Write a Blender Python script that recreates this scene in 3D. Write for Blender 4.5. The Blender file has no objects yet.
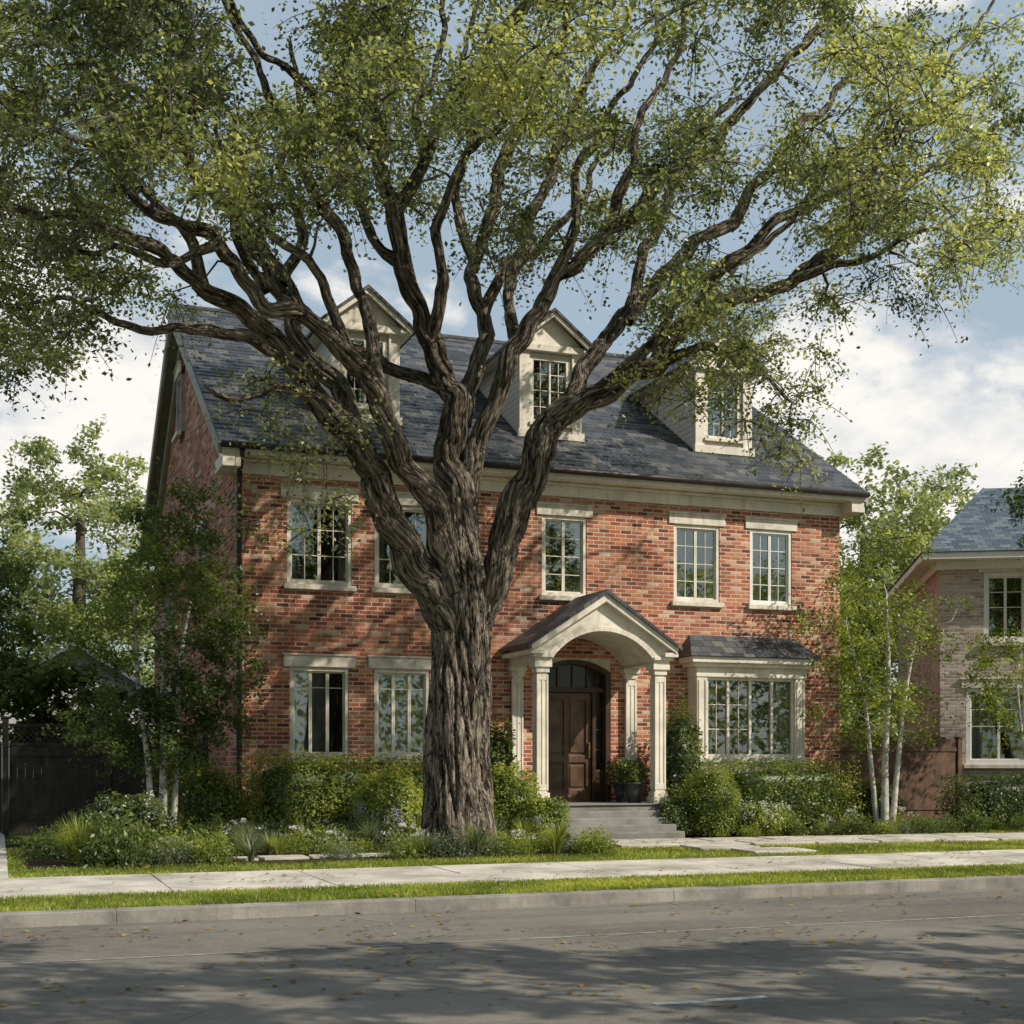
import bpy, math, random
import numpy as np
from mathutils import Vector, Matrix, noise
rnd = random.Random(7); rng = np.random.default_rng(11)
sc = bpy.context.scene; COL = sc.collection
R = math.radians
# ------------------------------------------------------------------ survey of the place
TH = R(20.5); CT, ST = math.cos(TH), math.sin(TH); FP = 1375.0
CAM = (-4.07, -25.17, 1.45)
def at(px, py, Y):
    u = (px-512)/FP; v = (760-py)/FP
    D = (Y-CAM[1])/(CT-u*ST)
    return (CAM[0]+D*(u*CT+ST), Y, CAM[2]+D*v), D
# ------------------------------------------------------------------ nodes / materials
class N:
    def __init__(s, nt): s.nt = nt
    def new(s, t, **kw):
        n = s.nt.nodes.new(t)
        for k, v in kw.items(): setattr(n, k, v)
        return n
    def put(s, sock, v):
        if isinstance(v, bpy.types.NodeSocket): s.nt.links.new(v, sock)
        elif v is not None: sock.default_value = v
    def m(s, op, a, b=None, c=None):
        n = s.new('ShaderNodeMath', operation=op)
        s.put(n.inputs[0], a); s.put(n.inputs[1], b)
        if c is not None: s.put(n.inputs[2], c)
        return n.outputs[0]
    def sstep(s, x, lo, hi):
        n = s.new('ShaderNodeMapRange', interpolation_type='SMOOTHSTEP')
        s.put(n.inputs[0], x); n.inputs[1].default_value = lo; n.inputs[2].default_value = hi
        return n.outputs[0]
    def mix(s, f, a, b, blend='MIX'):
        n = s.new('ShaderNodeMix', data_type='RGBA', blend_type=blend)
        s.put(n.inputs[0], f); s.put(n.inputs[6], c4(a)); s.put(n.inputs[7], c4(b))
        return n.outputs[2]
    def noise(s, vec, scale, detail=4, rough=.55, dist=0):
        n = s.new('ShaderNodeTexNoise'); s.put(n.inputs['Vector'], vec)
        n.inputs['Scale'].default_value = scale; n.inputs['Detail'].default_value = detail
        n.inputs['Roughness'].default_value = rough; n.inputs['Distortion'].default_value = dist
        return n.outputs[0]
    def ramp(s, f, stops):
        n = s.new('ShaderNodeValToRGB'); s.put(n.inputs[0], f)
        e = n.color_ramp.elements
        while len(e) < len(stops): e.new(.5)
        for el, (p, c) in zip(e, stops): el.position = p; el.color = c4(c)
        return n.outputs[0]
    def xyz(s, v):
        n = s.new('ShaderNodeSeparateXYZ'); s.put(n.inputs[0], v); return n.outputs
    def comb(s, x, y, z):
        n = s.new('ShaderNodeCombineXYZ'); s.put(n.inputs[0], x); s.put(n.inputs[1], y); s.put(n.inputs[2], z); return n.outputs[0]
    def scale(s, v, xyz):
        n = s.new('ShaderNodeVectorMath', operation='MULTIPLY'); s.put(n.inputs[0], v); n.inputs[1].default_value = xyz; return n.outputs[0]
    def bump(s, h, strength, dist):
        n = s.new('ShaderNodeBump'); s.put(n.inputs['Height'], h); n.inputs['Strength'].default_value = strength; n.inputs['Distance'].default_value = dist; return n.outputs[0]
def c4(c):
    if isinstance(c, tuple) and len(c) == 3: return (*c, 1.0)
    return c
def mat(name):
    m = bpy.data.materials.new(name); m.use_nodes = True
    nt = m.node_tree; b = nt.nodes['Principled BSDF']
    return m, N(nt), b, nt.nodes['Material Output']
def objco(n): return n.new('ShaderNodeTexCoord').outputs['Object']
def plain(name, col, rough=.6, var=.15, sc_=3., bump=.15, metallic=0, spec=.4, grime=.0):
    m, n, b, o = mat(name); v = objco(n)
    f = n.noise(v, sc_, 6, .6); f2 = n.noise(v, sc_*14, 3, .6)
    dark = tuple(x*(1-var*1.6) for x in col); lite = tuple(min(1, x*(1+var)) for x in col)
    c = n.mix(n.sstep(f, .3, .7), dark, lite)
    c = n.mix(n.m('MULTIPLY', n.sstep(f2, .45, .75), .25), c, tuple(x*.7 for x in col))
    if grime:
        st = n.noise(n.scale(v, (9, 9, .7)), 1., 4, .6)
        c = n.mix(n.m('MULTIPLY', n.sstep(st, .5, .75), grime), c, (.14, .11, .08))
    n.put(b.inputs['Base Color'], c); b.inputs['Roughness'].default_value = rough
    b.inputs['Metallic'].default_value = metallic; b.inputs['Specular IOR Level'].default_value = spec
    n.put(b.inputs['Normal'], n.bump(f2, bump, .01))
    return m
def bricks(name, W, H, mort, stops, mcol, ax='wall', bumpd=.012, joint=.006, rough=.85, stain=.5, off=.5):
    m, n, b, o = mat(name); v = objco(n); x, y, z = n.xyz(v)
    wob = n.noise(v, 9., 2, .5); wob = n.m('MULTIPLY', n.m('SUBTRACT', wob, .5), .016)
    if ax == 'wall': a, h = n.m('ADD', x, y), z
    elif ax == 'slope': a, h = x, y
    else: a, h = y, x
    a = n.m('ADD', a, wob); h = n.m('ADD', h, n.m('MULTIPLY', wob, .5))
    row = n.m('FLOOR', n.m('DIVIDE', h, H))
    uu = n.m('ADD', n.m('DIVIDE', a, W), n.m('MULTIPLY', n.m('FLOORED_MODULO', row, 2.), off))
    fu = n.m('FRACT', uu); fv = n.m('FRACT', n.m('DIVIDE', h, H))
    du = n.m('MULTIPLY', n.m('SUBTRACT', .5, n.m('ABSOLUTE', n.m('SUBTRACT', fu, .5))), W)
    dv = n.m('MULTIPLY', n.m('SUBTRACT', .5, n.m('ABSOLUTE', n.m('SUBTRACT', fv, .5))), H)
    e = n.m('MINIMUM', du, dv)
    rough_e = n.noise(v, 55., 3, .6)
    e = n.m('ADD', e, n.m('MULTIPLY', n.m('SUBTRACT', rough_e, .5), .010))
    mask = n.sstep(e, mort*.35, mort*.35+joint)
    wn = n.new('ShaderNodeTexWhiteNoise', noise_dimensions='2D'); n.put(wn.inputs['Vector'], n.comb(n.m('FLOOR', uu), row, 0.))
    col = n.ramp(wn.outputs[0], stops)
    big = n.noise(v, .7, 5, .6)
    fine = n.noise(v, 30., 4, .65)
    col = n.mix(n.m('MULTIPLY', n.sstep(fine, .42, .74), .32), col, (0.08, .04, .03) if ax == 'wall' else (.03, .03, .035), 'MIX')
    col = n.mix(n.m('MULTIPLY', n.sstep(big, .5, .74), stain), col, n.mix(.5, col, (.05, .035, .03)))
    mc = n.mix(n.sstep(big, .35, .65), mcol, tuple(t*.65 for t in mcol))
    c = n.mix(mask, mc, col)
    if ax == 'wall':
        sm = n.m('MULTIPLY', n.sstep(n.noise(v, 2.2, 5, .7), .56, .78), .25); c = n.mix(sm, c, mcol)
    n.put(b.inputs['Base Color'], c); b.inputs['Roughness'].default_value = rough
    b.inputs['Specular IOR Level'].default_value = .25
    hgt = n.m('ADD', mask, n.m('ADD', n.m('MULTIPLY', fine, .35), n.m('MULTIPLY', wn.outputs[0], .35)))
    n.put(b.inputs['Normal'], n.bump(hgt, .8, bumpd))
    return m
def leafmat(name, stops, transl=.4, gloss=.025, mul=1.0, tint=(2.5, 2.3, .95)):
    m, n, b, o = mat(name); m.node_tree.nodes.remove(b)
    stops = [(p, tuple(min(.9, x*mul) for x in c)) for p, c in stops]
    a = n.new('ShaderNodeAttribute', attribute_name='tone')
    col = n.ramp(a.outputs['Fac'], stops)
    d = n.new('ShaderNodeBsdfDiffuse'); n.put(d.inputs[0], col)
    t = n.new('ShaderNodeBsdfTranslucent')
    n.put(t.inputs[0], n.mix(.8, col, n.mix(1., col, tint, 'MULTIPLY')))
    g = n.new('ShaderNodeBsdfGlossy'); g.inputs['Roughness'].default_value = .4; g.inputs[0].default_value = (.8, .82, .75, 1)
    m1 = n.new('ShaderNodeMixShader'); m1.inputs[0].default_value = transl; n.put(m1.inputs[1], d.outputs[0]); n.put(m1.inputs[2], t.outputs[0])
    m2 = n.new('ShaderNodeMixShader'); m2.inputs[0].default_value = gloss; n.put(m2.inputs[1], m1.outputs[0]); n.put(m2.inputs[2], g.outputs[0])
    n.put(o.inputs[0], m2.outputs[0])
    return m
M = {}
BK = [(0, (.13, .042, .030)), (.12, (.26, .072, .044)), (.36, (.40, .122, .064)), (.62, (.475, .165, .083)), (.85, (.54, .235, .135)), (1, (.62, .42, .30))]
M['brick'] = bricks('red_brick', .240, .079, .017, BK, (.68, .58, .47))
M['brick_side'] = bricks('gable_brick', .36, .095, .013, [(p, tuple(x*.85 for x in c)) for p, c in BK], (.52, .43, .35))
M['tan_brick'] = bricks('tan_brick', .240, .079, .016,
    [(0, (.28, .23, .19)), (.4, (.42, .35, .29)), (.7, (.50, .43, .36)), (1, (.58, .51, .44))], (.58, .54, .49))
SL = [(0, (.030, .035, .045)), (.4, (.052, .060, .073)), (.75, (.088, .094, .104)), (1, (.15, .145, .137))]
M['slate'] = bricks('slate_front', .26, .19, .006, SL, (.02, .02, .022), 'slope', .015, .006, .5, .6)
M['slate_side'] = bricks('slate_side', .26, .15, .006, SL, (.02, .02, .022), 'side', .015, .006, .5, .6)
SB = [(0, (.05, .075, .10)), (.5, (.09, .12, .15)), (1, (.15, .18, .20))]
M['slate_blue'] = bricks('slate_blue', .26, .19, .006, SB, (.03, .03, .035), 'slope', .015, .006, .6, .4)
M['stonebase'] = bricks('foundation_stone', .5, .22, .02, [(0, (.2, .18, .15)), (1, (.33, .3, .26))], (.18, .17, .15))
M['cream'] = plain('offwhite_paint', (.71, .655, .56), .55, .12, 2., .1, grime=.28)
M['cream2'] = plain('offwhite_stone', (.67, .615, .525), .75, .16, 4., .3, grime=.35)
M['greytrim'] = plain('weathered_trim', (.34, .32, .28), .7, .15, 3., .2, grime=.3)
M['white'] = plain('white_paint', (.74, .73, .69), .5, .06, 2., .1, grime=.15)
M['darkmetal'] = plain('dark_metal', (.035, .028, .024), .45, .2, 4., .1, metallic=.3)
M['lead'] = plain('lead_roof', (.07, .075, .08), .5, .3, 4., .2, metallic=.2)
M['wood_door'] = plain('stained_door_wood', (.055, .030, .019), .38, .3, 3., .2)
M['wood_door2'] = plain('stained_panel_wood', (.105, .060, .037), .35, .3, 3., .2)
M['darkglass'] = plain('smoked_glass', (.012, .013, .014), .08, .1, 3., .0, spec=.6)
M['brass'] = plain('aged_brass', (.35, .25, .1), .35, .2, 8., .1, metallic=.9)
M['fence_dark'] = plain('dark_stained_timber', (.036, .029, .023), .7, .3, 5., .3)
M['fence_brown'] = plain('brown_timber', (.12, .065, .037), .7, .3, 5., .3)
M['curtain'] = plain('sheer_curtain', (.74, .72, .66), .9, .1, 3., .1)
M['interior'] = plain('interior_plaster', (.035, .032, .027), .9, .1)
M['concrete'] = plain('sidewalk_concrete', (.52, .485, .42), .85, .25, 1.1, .5)
M['kerbstone'] = plain('kerb_concrete', (.27, .255, .225), .85, .3, 1.5, .5, grime=.4)
M['step'] = plain('step_stone', (.22, .215, .195), .8, .2, 2., .4)
M['flag'] = plain('flagstone', (.50, .465, .40), .8, .2, 1.7, .4)
M['pot'] = plain('dark_glazed_pot', (.05, .05, .055), .35, .2, 4., .1)
M['birch'] = plain('pale_birch_bark', (.52, .49, .43), .8, .25, 6., .4, grime=.7)
M['twig'] = plain('branch_bark', (.085, .070, .056), .9, .3, 8., .5)
M['marking'] = plain('worn_road_paint', (.50, .50, .47), .8, .3, 9., .3)
M['siding_far'] = plain('pale_siding', (.42, .43, .42), .7, .1)
M['roof_far'] = plain('grey_shingles', (.12, .13, .14), .8, .2)
def siding():
    m, n, b, o = mat('clapboard_siding'); v = objco(n); x, y, z = n.xyz(v)
    fv = n.m('FRACT', n.m('DIVIDE', z, .115))
    c = n.mix(n.sstep(fv, .0, .16), (.15, .14, .12), (.55, .51, .44))
    n.put(b.inputs['Base Color'], c); b.inputs['Roughness'].default_value = .6
    n.put(b.inputs['Normal'], n.bump(n.m('SUBTRACT', 1., fv), .8, .02)); return m
M['siding'] = siding()
def glass():
    m, n, b, o = mat('window_glass'); m.node_tree.nodes.remove(b)
    v = objco(n); w = n.noise(v, 1.3, 1, .4)
    nb = n.bump(w, .08, .02)
    tr = n.new('ShaderNodeBsdfTransparent'); tr.inputs[0].default_value = (.76, .79, .76, 1)
    gl = n.new('ShaderNodeBsdfGlossy'); gl.inputs['Roughness'].default_value = .015; gl.inputs[0].default_value = (.9, .95, .9, 1); n.put(gl.inputs['Normal'], nb)
    fr = n.new('ShaderNodeFresnel'); fr.inputs[0].default_value = 1.5
    mx = n.new('ShaderNodeMixShader'); n.put(mx.inputs[0], n.m('ADD', n.m('MULTIPLY', fr.outputs[0], 1.2), .13))
    n.put(mx.inputs[1], tr.outputs[0]); n.put(mx.inputs[2], gl.outputs[0]); n.put(o.inputs[0], mx.outputs[0]); return m
M['glass'] = glass()
def bark():
    m, n, b, o = mat('furrowed_bark')
    a = n.new('ShaderNodeAttribute', attribute_name='bc').outputs['Vector']
    f = n.new('ShaderNodeAttribute', attribute_name='furrow').outputs['Fac']
    n1 = n.noise(n.scale(a, (13, 13, 2.0)), 1., 3, .5, .6)
    r1 = n.sstep(n.m('ABSOLUTE', n.m('SUBTRACT', n1, .5)), 0., .07)
    n4 = n.noise(n.scale(a, (30, 30, 5.)), 1., 3, .5, .5)
    r2 = n.sstep(n.m('ABSOLUTE', n.m('SUBTRACT', n4, .5)), 0., .09)
    n2 = n.noise(n.scale(a, (80, 80, 22)), 1., 5, .65)
    n3 = n.noise(a, .9, 3, .5)
    h = n.m('ADD', n.m('ADD', n.m('MULTIPLY', r1, .40), n.m('MULTIPLY', r2, .22)), n.m('ADD', n.m('MULTIPLY', f, .28), n.m('MULTIPLY', n.m('SUBTRACT', n2, .5), .45)))
    c = n.ramp(h, [(.15, (.014, .010, .008)), (.42, (.062, .049, .039)), (.66, (.17, .140, .110)), (.92, (.36, .31, .25))])
    c = n.mix(n.m('MULTIPLY', n.sstep(n3, .45, .7), .3), c, (.08, .075, .05))
    n.put(b.inputs['Base Color'], c); b.inputs['Roughness'].default_value = .9; b.inputs['Specular IOR Level'].default_value = .15
    n.put(b.inputs['Normal'], n.bump(h, 1., .06)); return m
M['bark'] = bark()
def asphalt():
    m, n, b, o = mat('old_asphalt'); v = objco(n)
    f = n.noise(v, .35, 5, .6); g = n.noise(v, 90., 3, .7); st = n.noise(n.scale(v, (.12, 1.6, 1)), 1., 5, .6)
    mid = n.noise(v, 7., 6, .7)
    c = n.mix(n.sstep(f, .3, .7), (.125, .113, .098), (.215, .195, .165))
    c = n.mix(n.m('MULTIPLY', n.sstep(st, .45, .7), .55), c, (.07, .065, .057))
    c = n.mix(n.m('MULTIPLY', n.sstep(mid, .45, .7), .35), c, (.27, .25, .215))
    c = n.mix(n.m('MULTIPLY', n.sstep(g, .5, .72), .6), c, (.36, .335, .29))
    vo = n.new('ShaderNodeTexVoronoi', feature='DISTANCE_TO_EDGE'); n.put(vo.inputs['Vector'], n.mix(.25, v, n.new('ShaderNodeTexNoise').outputs[1])); vo.inputs['Scale'].default_value = .4
    cr = n.m('MULTIPLY', n.m('MULTIPLY', n.m('SUBTRACT', 1., n.sstep(vo.outputs[0], 0., .006)), n.sstep(n.noise(v, .5, 2), .5, .65)), .6)
    c = n.mix(cr, c, (.04, .038, .034))
    n.put(b.inputs['Base Color'], c); b.inputs['Roughness'].default_value = .85; b.inputs['Specular IOR Level'].default_value = .3
    n.put(b.inputs['Normal'], n.bump(n.m('ADD', n.m('SUBTRACT', g, cr), mid), .8, .012)); return m
M['asphalt'] = asphalt()
def groundmat(name, a, bcol, s):
    m, n, b, o = mat(name); v = objco(n)
    f = n.noise(v, s, 6, .65); g = n.noise(v, s*30, 4, .7)
    c = n.mix(n.sstep(f, .3, .7), a, bcol); c = n.mix(n.m('MULTIPLY', n.sstep(g, .4, .7), .6), c, tuple(x*.4 for x in a))
    n.put(b.inputs['Base Color'], c); b.inputs['Roughness'].default_value = .95; b.inputs['Specular IOR Level'].default_value = .1
    n.put(b.inputs['Normal'], n.bump(g, .8, .03)); return m
M['turf'] = groundmat('turf_soil', (.08, .11, .02), (.14, .17, .035), .8)
M['soil'] = groundmat('mulch_soil', (.035, .024, .016), (.06, .042, .028), 2.)
M['field'] = groundmat('far_ground', (.04, .06, .02), (.07, .08, .03), .05)
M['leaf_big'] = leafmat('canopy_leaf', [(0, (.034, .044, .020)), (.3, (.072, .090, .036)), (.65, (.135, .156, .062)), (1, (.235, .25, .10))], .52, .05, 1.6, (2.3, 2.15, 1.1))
M['leaf_dark'] = leafmat('dark_leaf', [(0, (.018, .032, .014)), (.5, (.042, .062, .024)), (1, (.085, .11, .036))], .35, mul=1.4)
M['leaf_mid'] = leafmat('mid_leaf', [(0, (.028, .042, .016)), (.5, (.062, .085, .029)), (1, (.12, .148, .046))], .4, mul=1.5)
M['leaf_lite'] = leafmat('light_leaf', [(0, (.050, .070, .018)), (.5, (.12, .150, .034)), (1, (.22, .248, .058))], .42, mul=1.5)
M['leaf_grey'] = leafmat('silvery_leaf', [(0, (.05, .07, .04)), (.5, (.105, .13, .08)), (1, (.20, .22, .14))], .3, mul=1.3)
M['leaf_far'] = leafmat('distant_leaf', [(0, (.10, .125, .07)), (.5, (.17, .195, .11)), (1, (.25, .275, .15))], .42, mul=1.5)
M['petal_white'] = leafmat('white_petal', [(0, (.55, .55, .5)), (1, (.8, .8, .76))], .3, tint=(1, 1, 1))
M['petal_blue'] = leafmat('lilac_petal', [(0, (.25, .25, .38)), (1, (.45, .45, .58))], .3, tint=(1, 1, 1))
M['grass'] = leafmat('grass_blade', [(0, (.055, .076, .014)), (.5, (.13, .162, .028)), (1, (.27, .29, .06))], .42, mul=1.45)
M['fallen'] = leafmat('fallen_leaf', [(0, (.12, .06, .02)), (.5, (.28, .18, .05)), (1, (.32, .30, .08))], .1)
# ------------------------------------------------------------------ object helpers
def tag(o, label=None, cat=None, group=None, kind=None):
    if label: o['label'] = label
    if cat: o['category'] = cat
    if group: o['group'] = group
    if kind: o['kind'] = kind
    return o
def thing(name, label, cat, loc, group=None):
    o = bpy.data.objects.new(name, None); COL.objects.link(o); o.location = loc; o.empty_display_size = .3
    return tag(o, label, cat, group)
def rootloc(p):
    l = Vector((0, 0, 0))
    while p is not None:
        if p.type == 'EMPTY': l = l+p.location
        p = p.parent
    return l
def link(name, me, m, parent=None):
    if m is not None: me.materials.append(m)
    o = bpy.data.objects.new(name, me); COL.objects.link(o)
    if parent is not None:
        o.parent = parent
        if parent.type == 'EMPTY': o.matrix_parent_inverse = Matrix.Translation(-rootloc(parent))
    return o
class MB:
    def __init__(s): s.v = []; s.f = []
    def box(s, x0, x1, y0, y1, z0, z1):
        k = len(s.v); s.v += [(x0, y0, z0), (x1, y0, z0), (x1, y1, z0), (x0, y1, z0), (x0, y0, z1), (x1, y0, z1), (x1, y1, z1), (x0, y1, z1)]
        s.f += [tuple(k+i for i in q) for q in ((0, 3, 2, 1), (4, 5, 6, 7), (0, 1, 5, 4), (1, 2, 6, 5), (2, 3, 7, 6), (3, 0, 4, 7))]; return s
    def poly(s, pts):
        k = len(s.v); s.v += [tuple(p) for p in pts]; s.f.append(tuple(range(k, k+len(pts)))); return s
    def prism(s, pts, axis, a, b):
        def P(p, t): return (p[0], t, p[1]) if axis == 'y' else ((t, p[0], p[1]) if axis == 'x' else (p[0], p[1], t))
        n = len(pts); k = len(s.v)
        s.v += [P(p, a) for p in pts]+[P(p, b) for p in pts]
        s.f.append(tuple(range(k, k+n))); s.f.append(tuple(range(k+2*n-1, k+n-1, -1)))
        for i in range(n): j = (i+1) % n; s.f.append((k+i, k+n+i, k+n+j, k+j))
        return s
    def tube(s, pts, rad, n=8, cap=True):
        T = tubes([(np.array(pts, float), np.full(len(pts), rad) if np.isscalar(rad) else np.array(rad, float))], n)
        k = len(s.v); s.v += [tuple(x) for x in T[0]]; s.f += [tuple(int(i)+k for i in q) for q in T[1]]
        if cap:
            s.f.append(tuple(range(k+n-1, k-1, -1))); e = len(s.v); s.f.append(tuple(range(e-n, e)))
        return s
    def lathe(s, cx, cy, prof, n=20):
        k = len(s.v)
        for r, z in prof:
            for i in range(n): a = 2*math.pi*i/n; s.v.append((cx+r*math.cos(a), cy+r*math.sin(a), z))
        for j in range(len(prof)-1):
            for i in range(n): s.f.append((k+j*n+i, k+j*n+(i+1) % n, k+(j+1)*n+(i+1) % n, k+(j+1)*n+i))
        return s
    def build(s, name, m, parent=None, bevel=0, smooth=False):
        me = bpy.data.meshes.new(name); me.from_pydata(s.v, [], s.f); me.update()
        import bmesh
        bm = bmesh.new(); bm.from_mesh(me); bmesh.ops.recalc_face_normals(bm, faces=bm.faces); bm.to_mesh(me); bm.free()
        if smooth: me.polygons.foreach_set('use_smooth', [True]*len(me.polygons))
        o = link(name, me, m, parent)
        if bevel:
            b = o.modifiers.new('bevel', 'BEVEL'); b.width = bevel; b.segments = 2; b.limit_method = 'ANGLE'
        return o
def frames(P):
    T = np.gradient(P, axis=0); T /= np.linalg.norm(T, axis=1, keepdims=True)+1e-9
    u = np.cross(T[0], [0.31, .95, .05]); u /= np.linalg.norm(u)+1e-9
    U = [u]
    for i in range(1, len(P)):
        u = U[-1]-T[i]*np.dot(U[-1], T[i]); u /= np.linalg.norm(u)+1e-9; U.append(u)
    U = np.array(U); return T, U, np.cross(T, U)
def tubes(lst, n):
    V = []; F = []; k = 0; a = np.arange(n)*2*np.pi/n; ca, sa = np.cos(a), np.sin(a)
    for P, r in lst:
        T, U, W = frames(P); m = len(P)
        ring = P[:, None, :]+r[:, None, None]*(ca[None, :, None]*U[:, None, :]+sa[None, :, None]*W[:, None, :])
        V.append(ring.reshape(-1, 3))
        i = np.arange(m-1)[:, None]*n; j = np.arange(n)[None, :]; j2 = (j+1) % n
        F.append(np.stack([i+j, i+j2, i+n+j2, i+n+j], -1).reshape(-1, 4)+k); k += m*n
    return np.concatenate(V), np.concatenate(F)
def npmesh(name, V, F, m, parent=None, tone=None, smooth=False, attrs=None):
    me = bpy.data.meshes.new(name); V = np.asarray(V, np.float32); F = np.asarray(F, np.int32)
    me.vertices.add(len(V)); me.vertices.foreach_set('co', V.ravel())
    me.loops.add(F.size); me.loops.foreach_set('vertex_index', F.ravel())
    me.polygons.add(len(F)); me.polygons.foreach_set('loop_start', np.arange(len(F), dtype=np.int32)*F.shape[1])
    if smooth: me.polygons.foreach_set('use_smooth', np.ones(len(F), bool))
    me.update(calc_edges=True)
    if tone is not None:
        a = me.attributes.new('tone', 'FLOAT', 'FACE'); a.data.foreach_set('value', np.asarray(tone, np.float32))
    for k, v in (attrs or {}).items():
        if v.ndim == 2: a = me.attributes.new(k, 'FLOAT_VECTOR', 'POINT'); a.data.foreach_set('vector', v.astype(np.float32).ravel())
        else: a = me.attributes.new(k, 'FLOAT', 'POINT'); a.data.foreach_set('value', v.astype(np.float32))
    return link(name, me, m, parent)
def leafgeo(C, size, aspect=.55, up=.5, Nrm=None):
    n = len(C); nn = rng.normal(size=(n, 3)); nn[:, 2] = np.abs(nn[:, 2])*1.0+up
    if Nrm is not None: nn = nn*.6+Nrm*1.2
    nn /= np.linalg.norm(nn, axis=1, keepdims=True)
    t = rng.normal(size=(n, 3)); t -= nn*(t*nn).sum(1, keepdims=True); t /= np.linalg.norm(t, axis=1, keepdims=True)
    b = np.cross(nn, t); L = size*rng.uniform(.65, 1.3, (n, 1)); W = L*aspect
    V = np.stack([C-t*L*.5, C+b*W*.5-t*L*.06+nn*L*.06, C+t*L*.5, C-b*W*.5-t*L*.06+nn*L*.06], 1).reshape(-1, 3)
    return V, np.arange(4*n).reshape(-1, 4)
# ------------------------------------------------------------------ generic tree growing
def smooth_path(K, step=.22):
    K = np.array(K, float); pts = []
    E = np.vstack([2*K[0]-K[1], K, 2*K[-1]-K[-2]])
    for i in range(1, len(E)-2):
        d = np.linalg.norm(E[i+1, :3]-E[i, :3]); m = max(2, int(d/step))
        for q in range(m):
            t = q/m; pts.append(.5*((2*E[i])+(-E[i-1]+E[i+1])*t+(2*E[i-1]-5*E[i]+4*E[i+1]-E[i+2])*t*t+(-E[i-1]+3*E[i]-3*E[i+1]+E[i+2])*t**3))
    pts.append(E[-2]); return np.array(pts)
def grow(P, Rr, T, C, r0k, rend, wig=.12, step=.28, hang=.5):
    P = list(map(np.array, P)); Rr = list(Rr); T = list(map(np.array, T)); out = []
    A = np.zeros((len(P)+len(C)*30, 3)); A[:len(P)] = P; RR = np.zeros(len(A)); RR[:len(P)] = Rr; TT = np.zeros_like(A); TT[:len(P)] = T
    cnt = len(P); base = A[:cnt].copy()
    d0 = np.array([np.min(np.linalg.norm(base-c, axis=1)) for c in C])
    for ci in np.argsort(d0):
        c = C[ci]; D = A[:cnt]-c; d = np.linalg.norm(D, axis=1)
        cost = d+hang*np.maximum(0, D[:, 2])+.02/(RR[:cnt]+.01)*.1
        i = int(np.argmin(cost)); p0 = A[i]; L = d[i]
        if L < .08: continue
        p1 = p0+TT[i]*L*.32+np.array([0, 0, .06*L])+rng.normal(size=3)*L*.08
        m = max(4, int(L/step)); t = np.linspace(0, 1, m)[:, None]
        Q = (1-t)**2*p0+2*t*(1-t)*p1+t*t*c
        J = rng.normal(size=Q.shape)*wig*step; J[0] = 0; Q = Q+J
        ra = min(RR[i]*.72, rend+r0k*L); rr = ra+(min(rend, ra)-ra)*np.linspace(0, 1, m)**.8
        out.append((Q, rr)); tt = np.gradient(Q, axis=0); tt /= np.linalg.norm(tt, axis=1, keepdims=True)+1e-9
        k = min(m-1, len(A)-cnt)
        A[cnt:cnt+k] = Q[1:1+k]; RR[cnt:cnt+k] = rr[1:1+k]; TT[cnt:cnt+k] = tt[1:1+k]; cnt += k
    return out, A[:cnt], RR[:cnt], TT[:cnt]
def clusters_leaves(C, crad, nl, tone_c, twigs=5, droop=.25, jit=.16):
    pos = []; tone = []; tw = []
    for c, tc, cr, nn in zip(C, tone_c, crad, nl):
        for q in range(twigs):
            d = rng.normal(size=3); d[2] *= .6; d /= np.linalg.norm(d)
            L = cr*rng.uniform(.6, 1.25); t = np.linspace(0, 1, 4)[:, None]
            Q = c+d*L*t+np.array([0, 0, -droop*L])*t*t
            tw.append((Q, np.array([.009, .008, .006, .003])))
            k = int(nn/twigs); s = rng.uniform(.1, 1.05, (k, 1))
            X = c+d*L*s+np.array([0, 0, -droop*L])*s*s+rng.normal(size=(k, 3))*cr*jit
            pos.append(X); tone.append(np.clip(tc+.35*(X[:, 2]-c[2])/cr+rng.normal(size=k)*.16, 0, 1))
    return np.concatenate(pos), np.concatenate(tone), tw
def ntone(C, s=.45, amp=.9, base=.45):
    return np.array([base+amp*noise.noise(Vector(tuple(c*s))) for c in C])
def ellip(n, c, r, shell=.35, lump=.25):
    d = rng.normal(size=(n, 3)); d /= np.linalg.norm(d, axis=1, keepdims=True)
    rad = rng.uniform(shell, 1, (n, 1))**.6
    lm = np.array([1+lump*noise.noise(Vector(tuple(x*2.3+np.array(c)))) *1.6 for x in d])[:, None]
    return np.array(c)+d*rad*lm*np.array(r)
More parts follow.
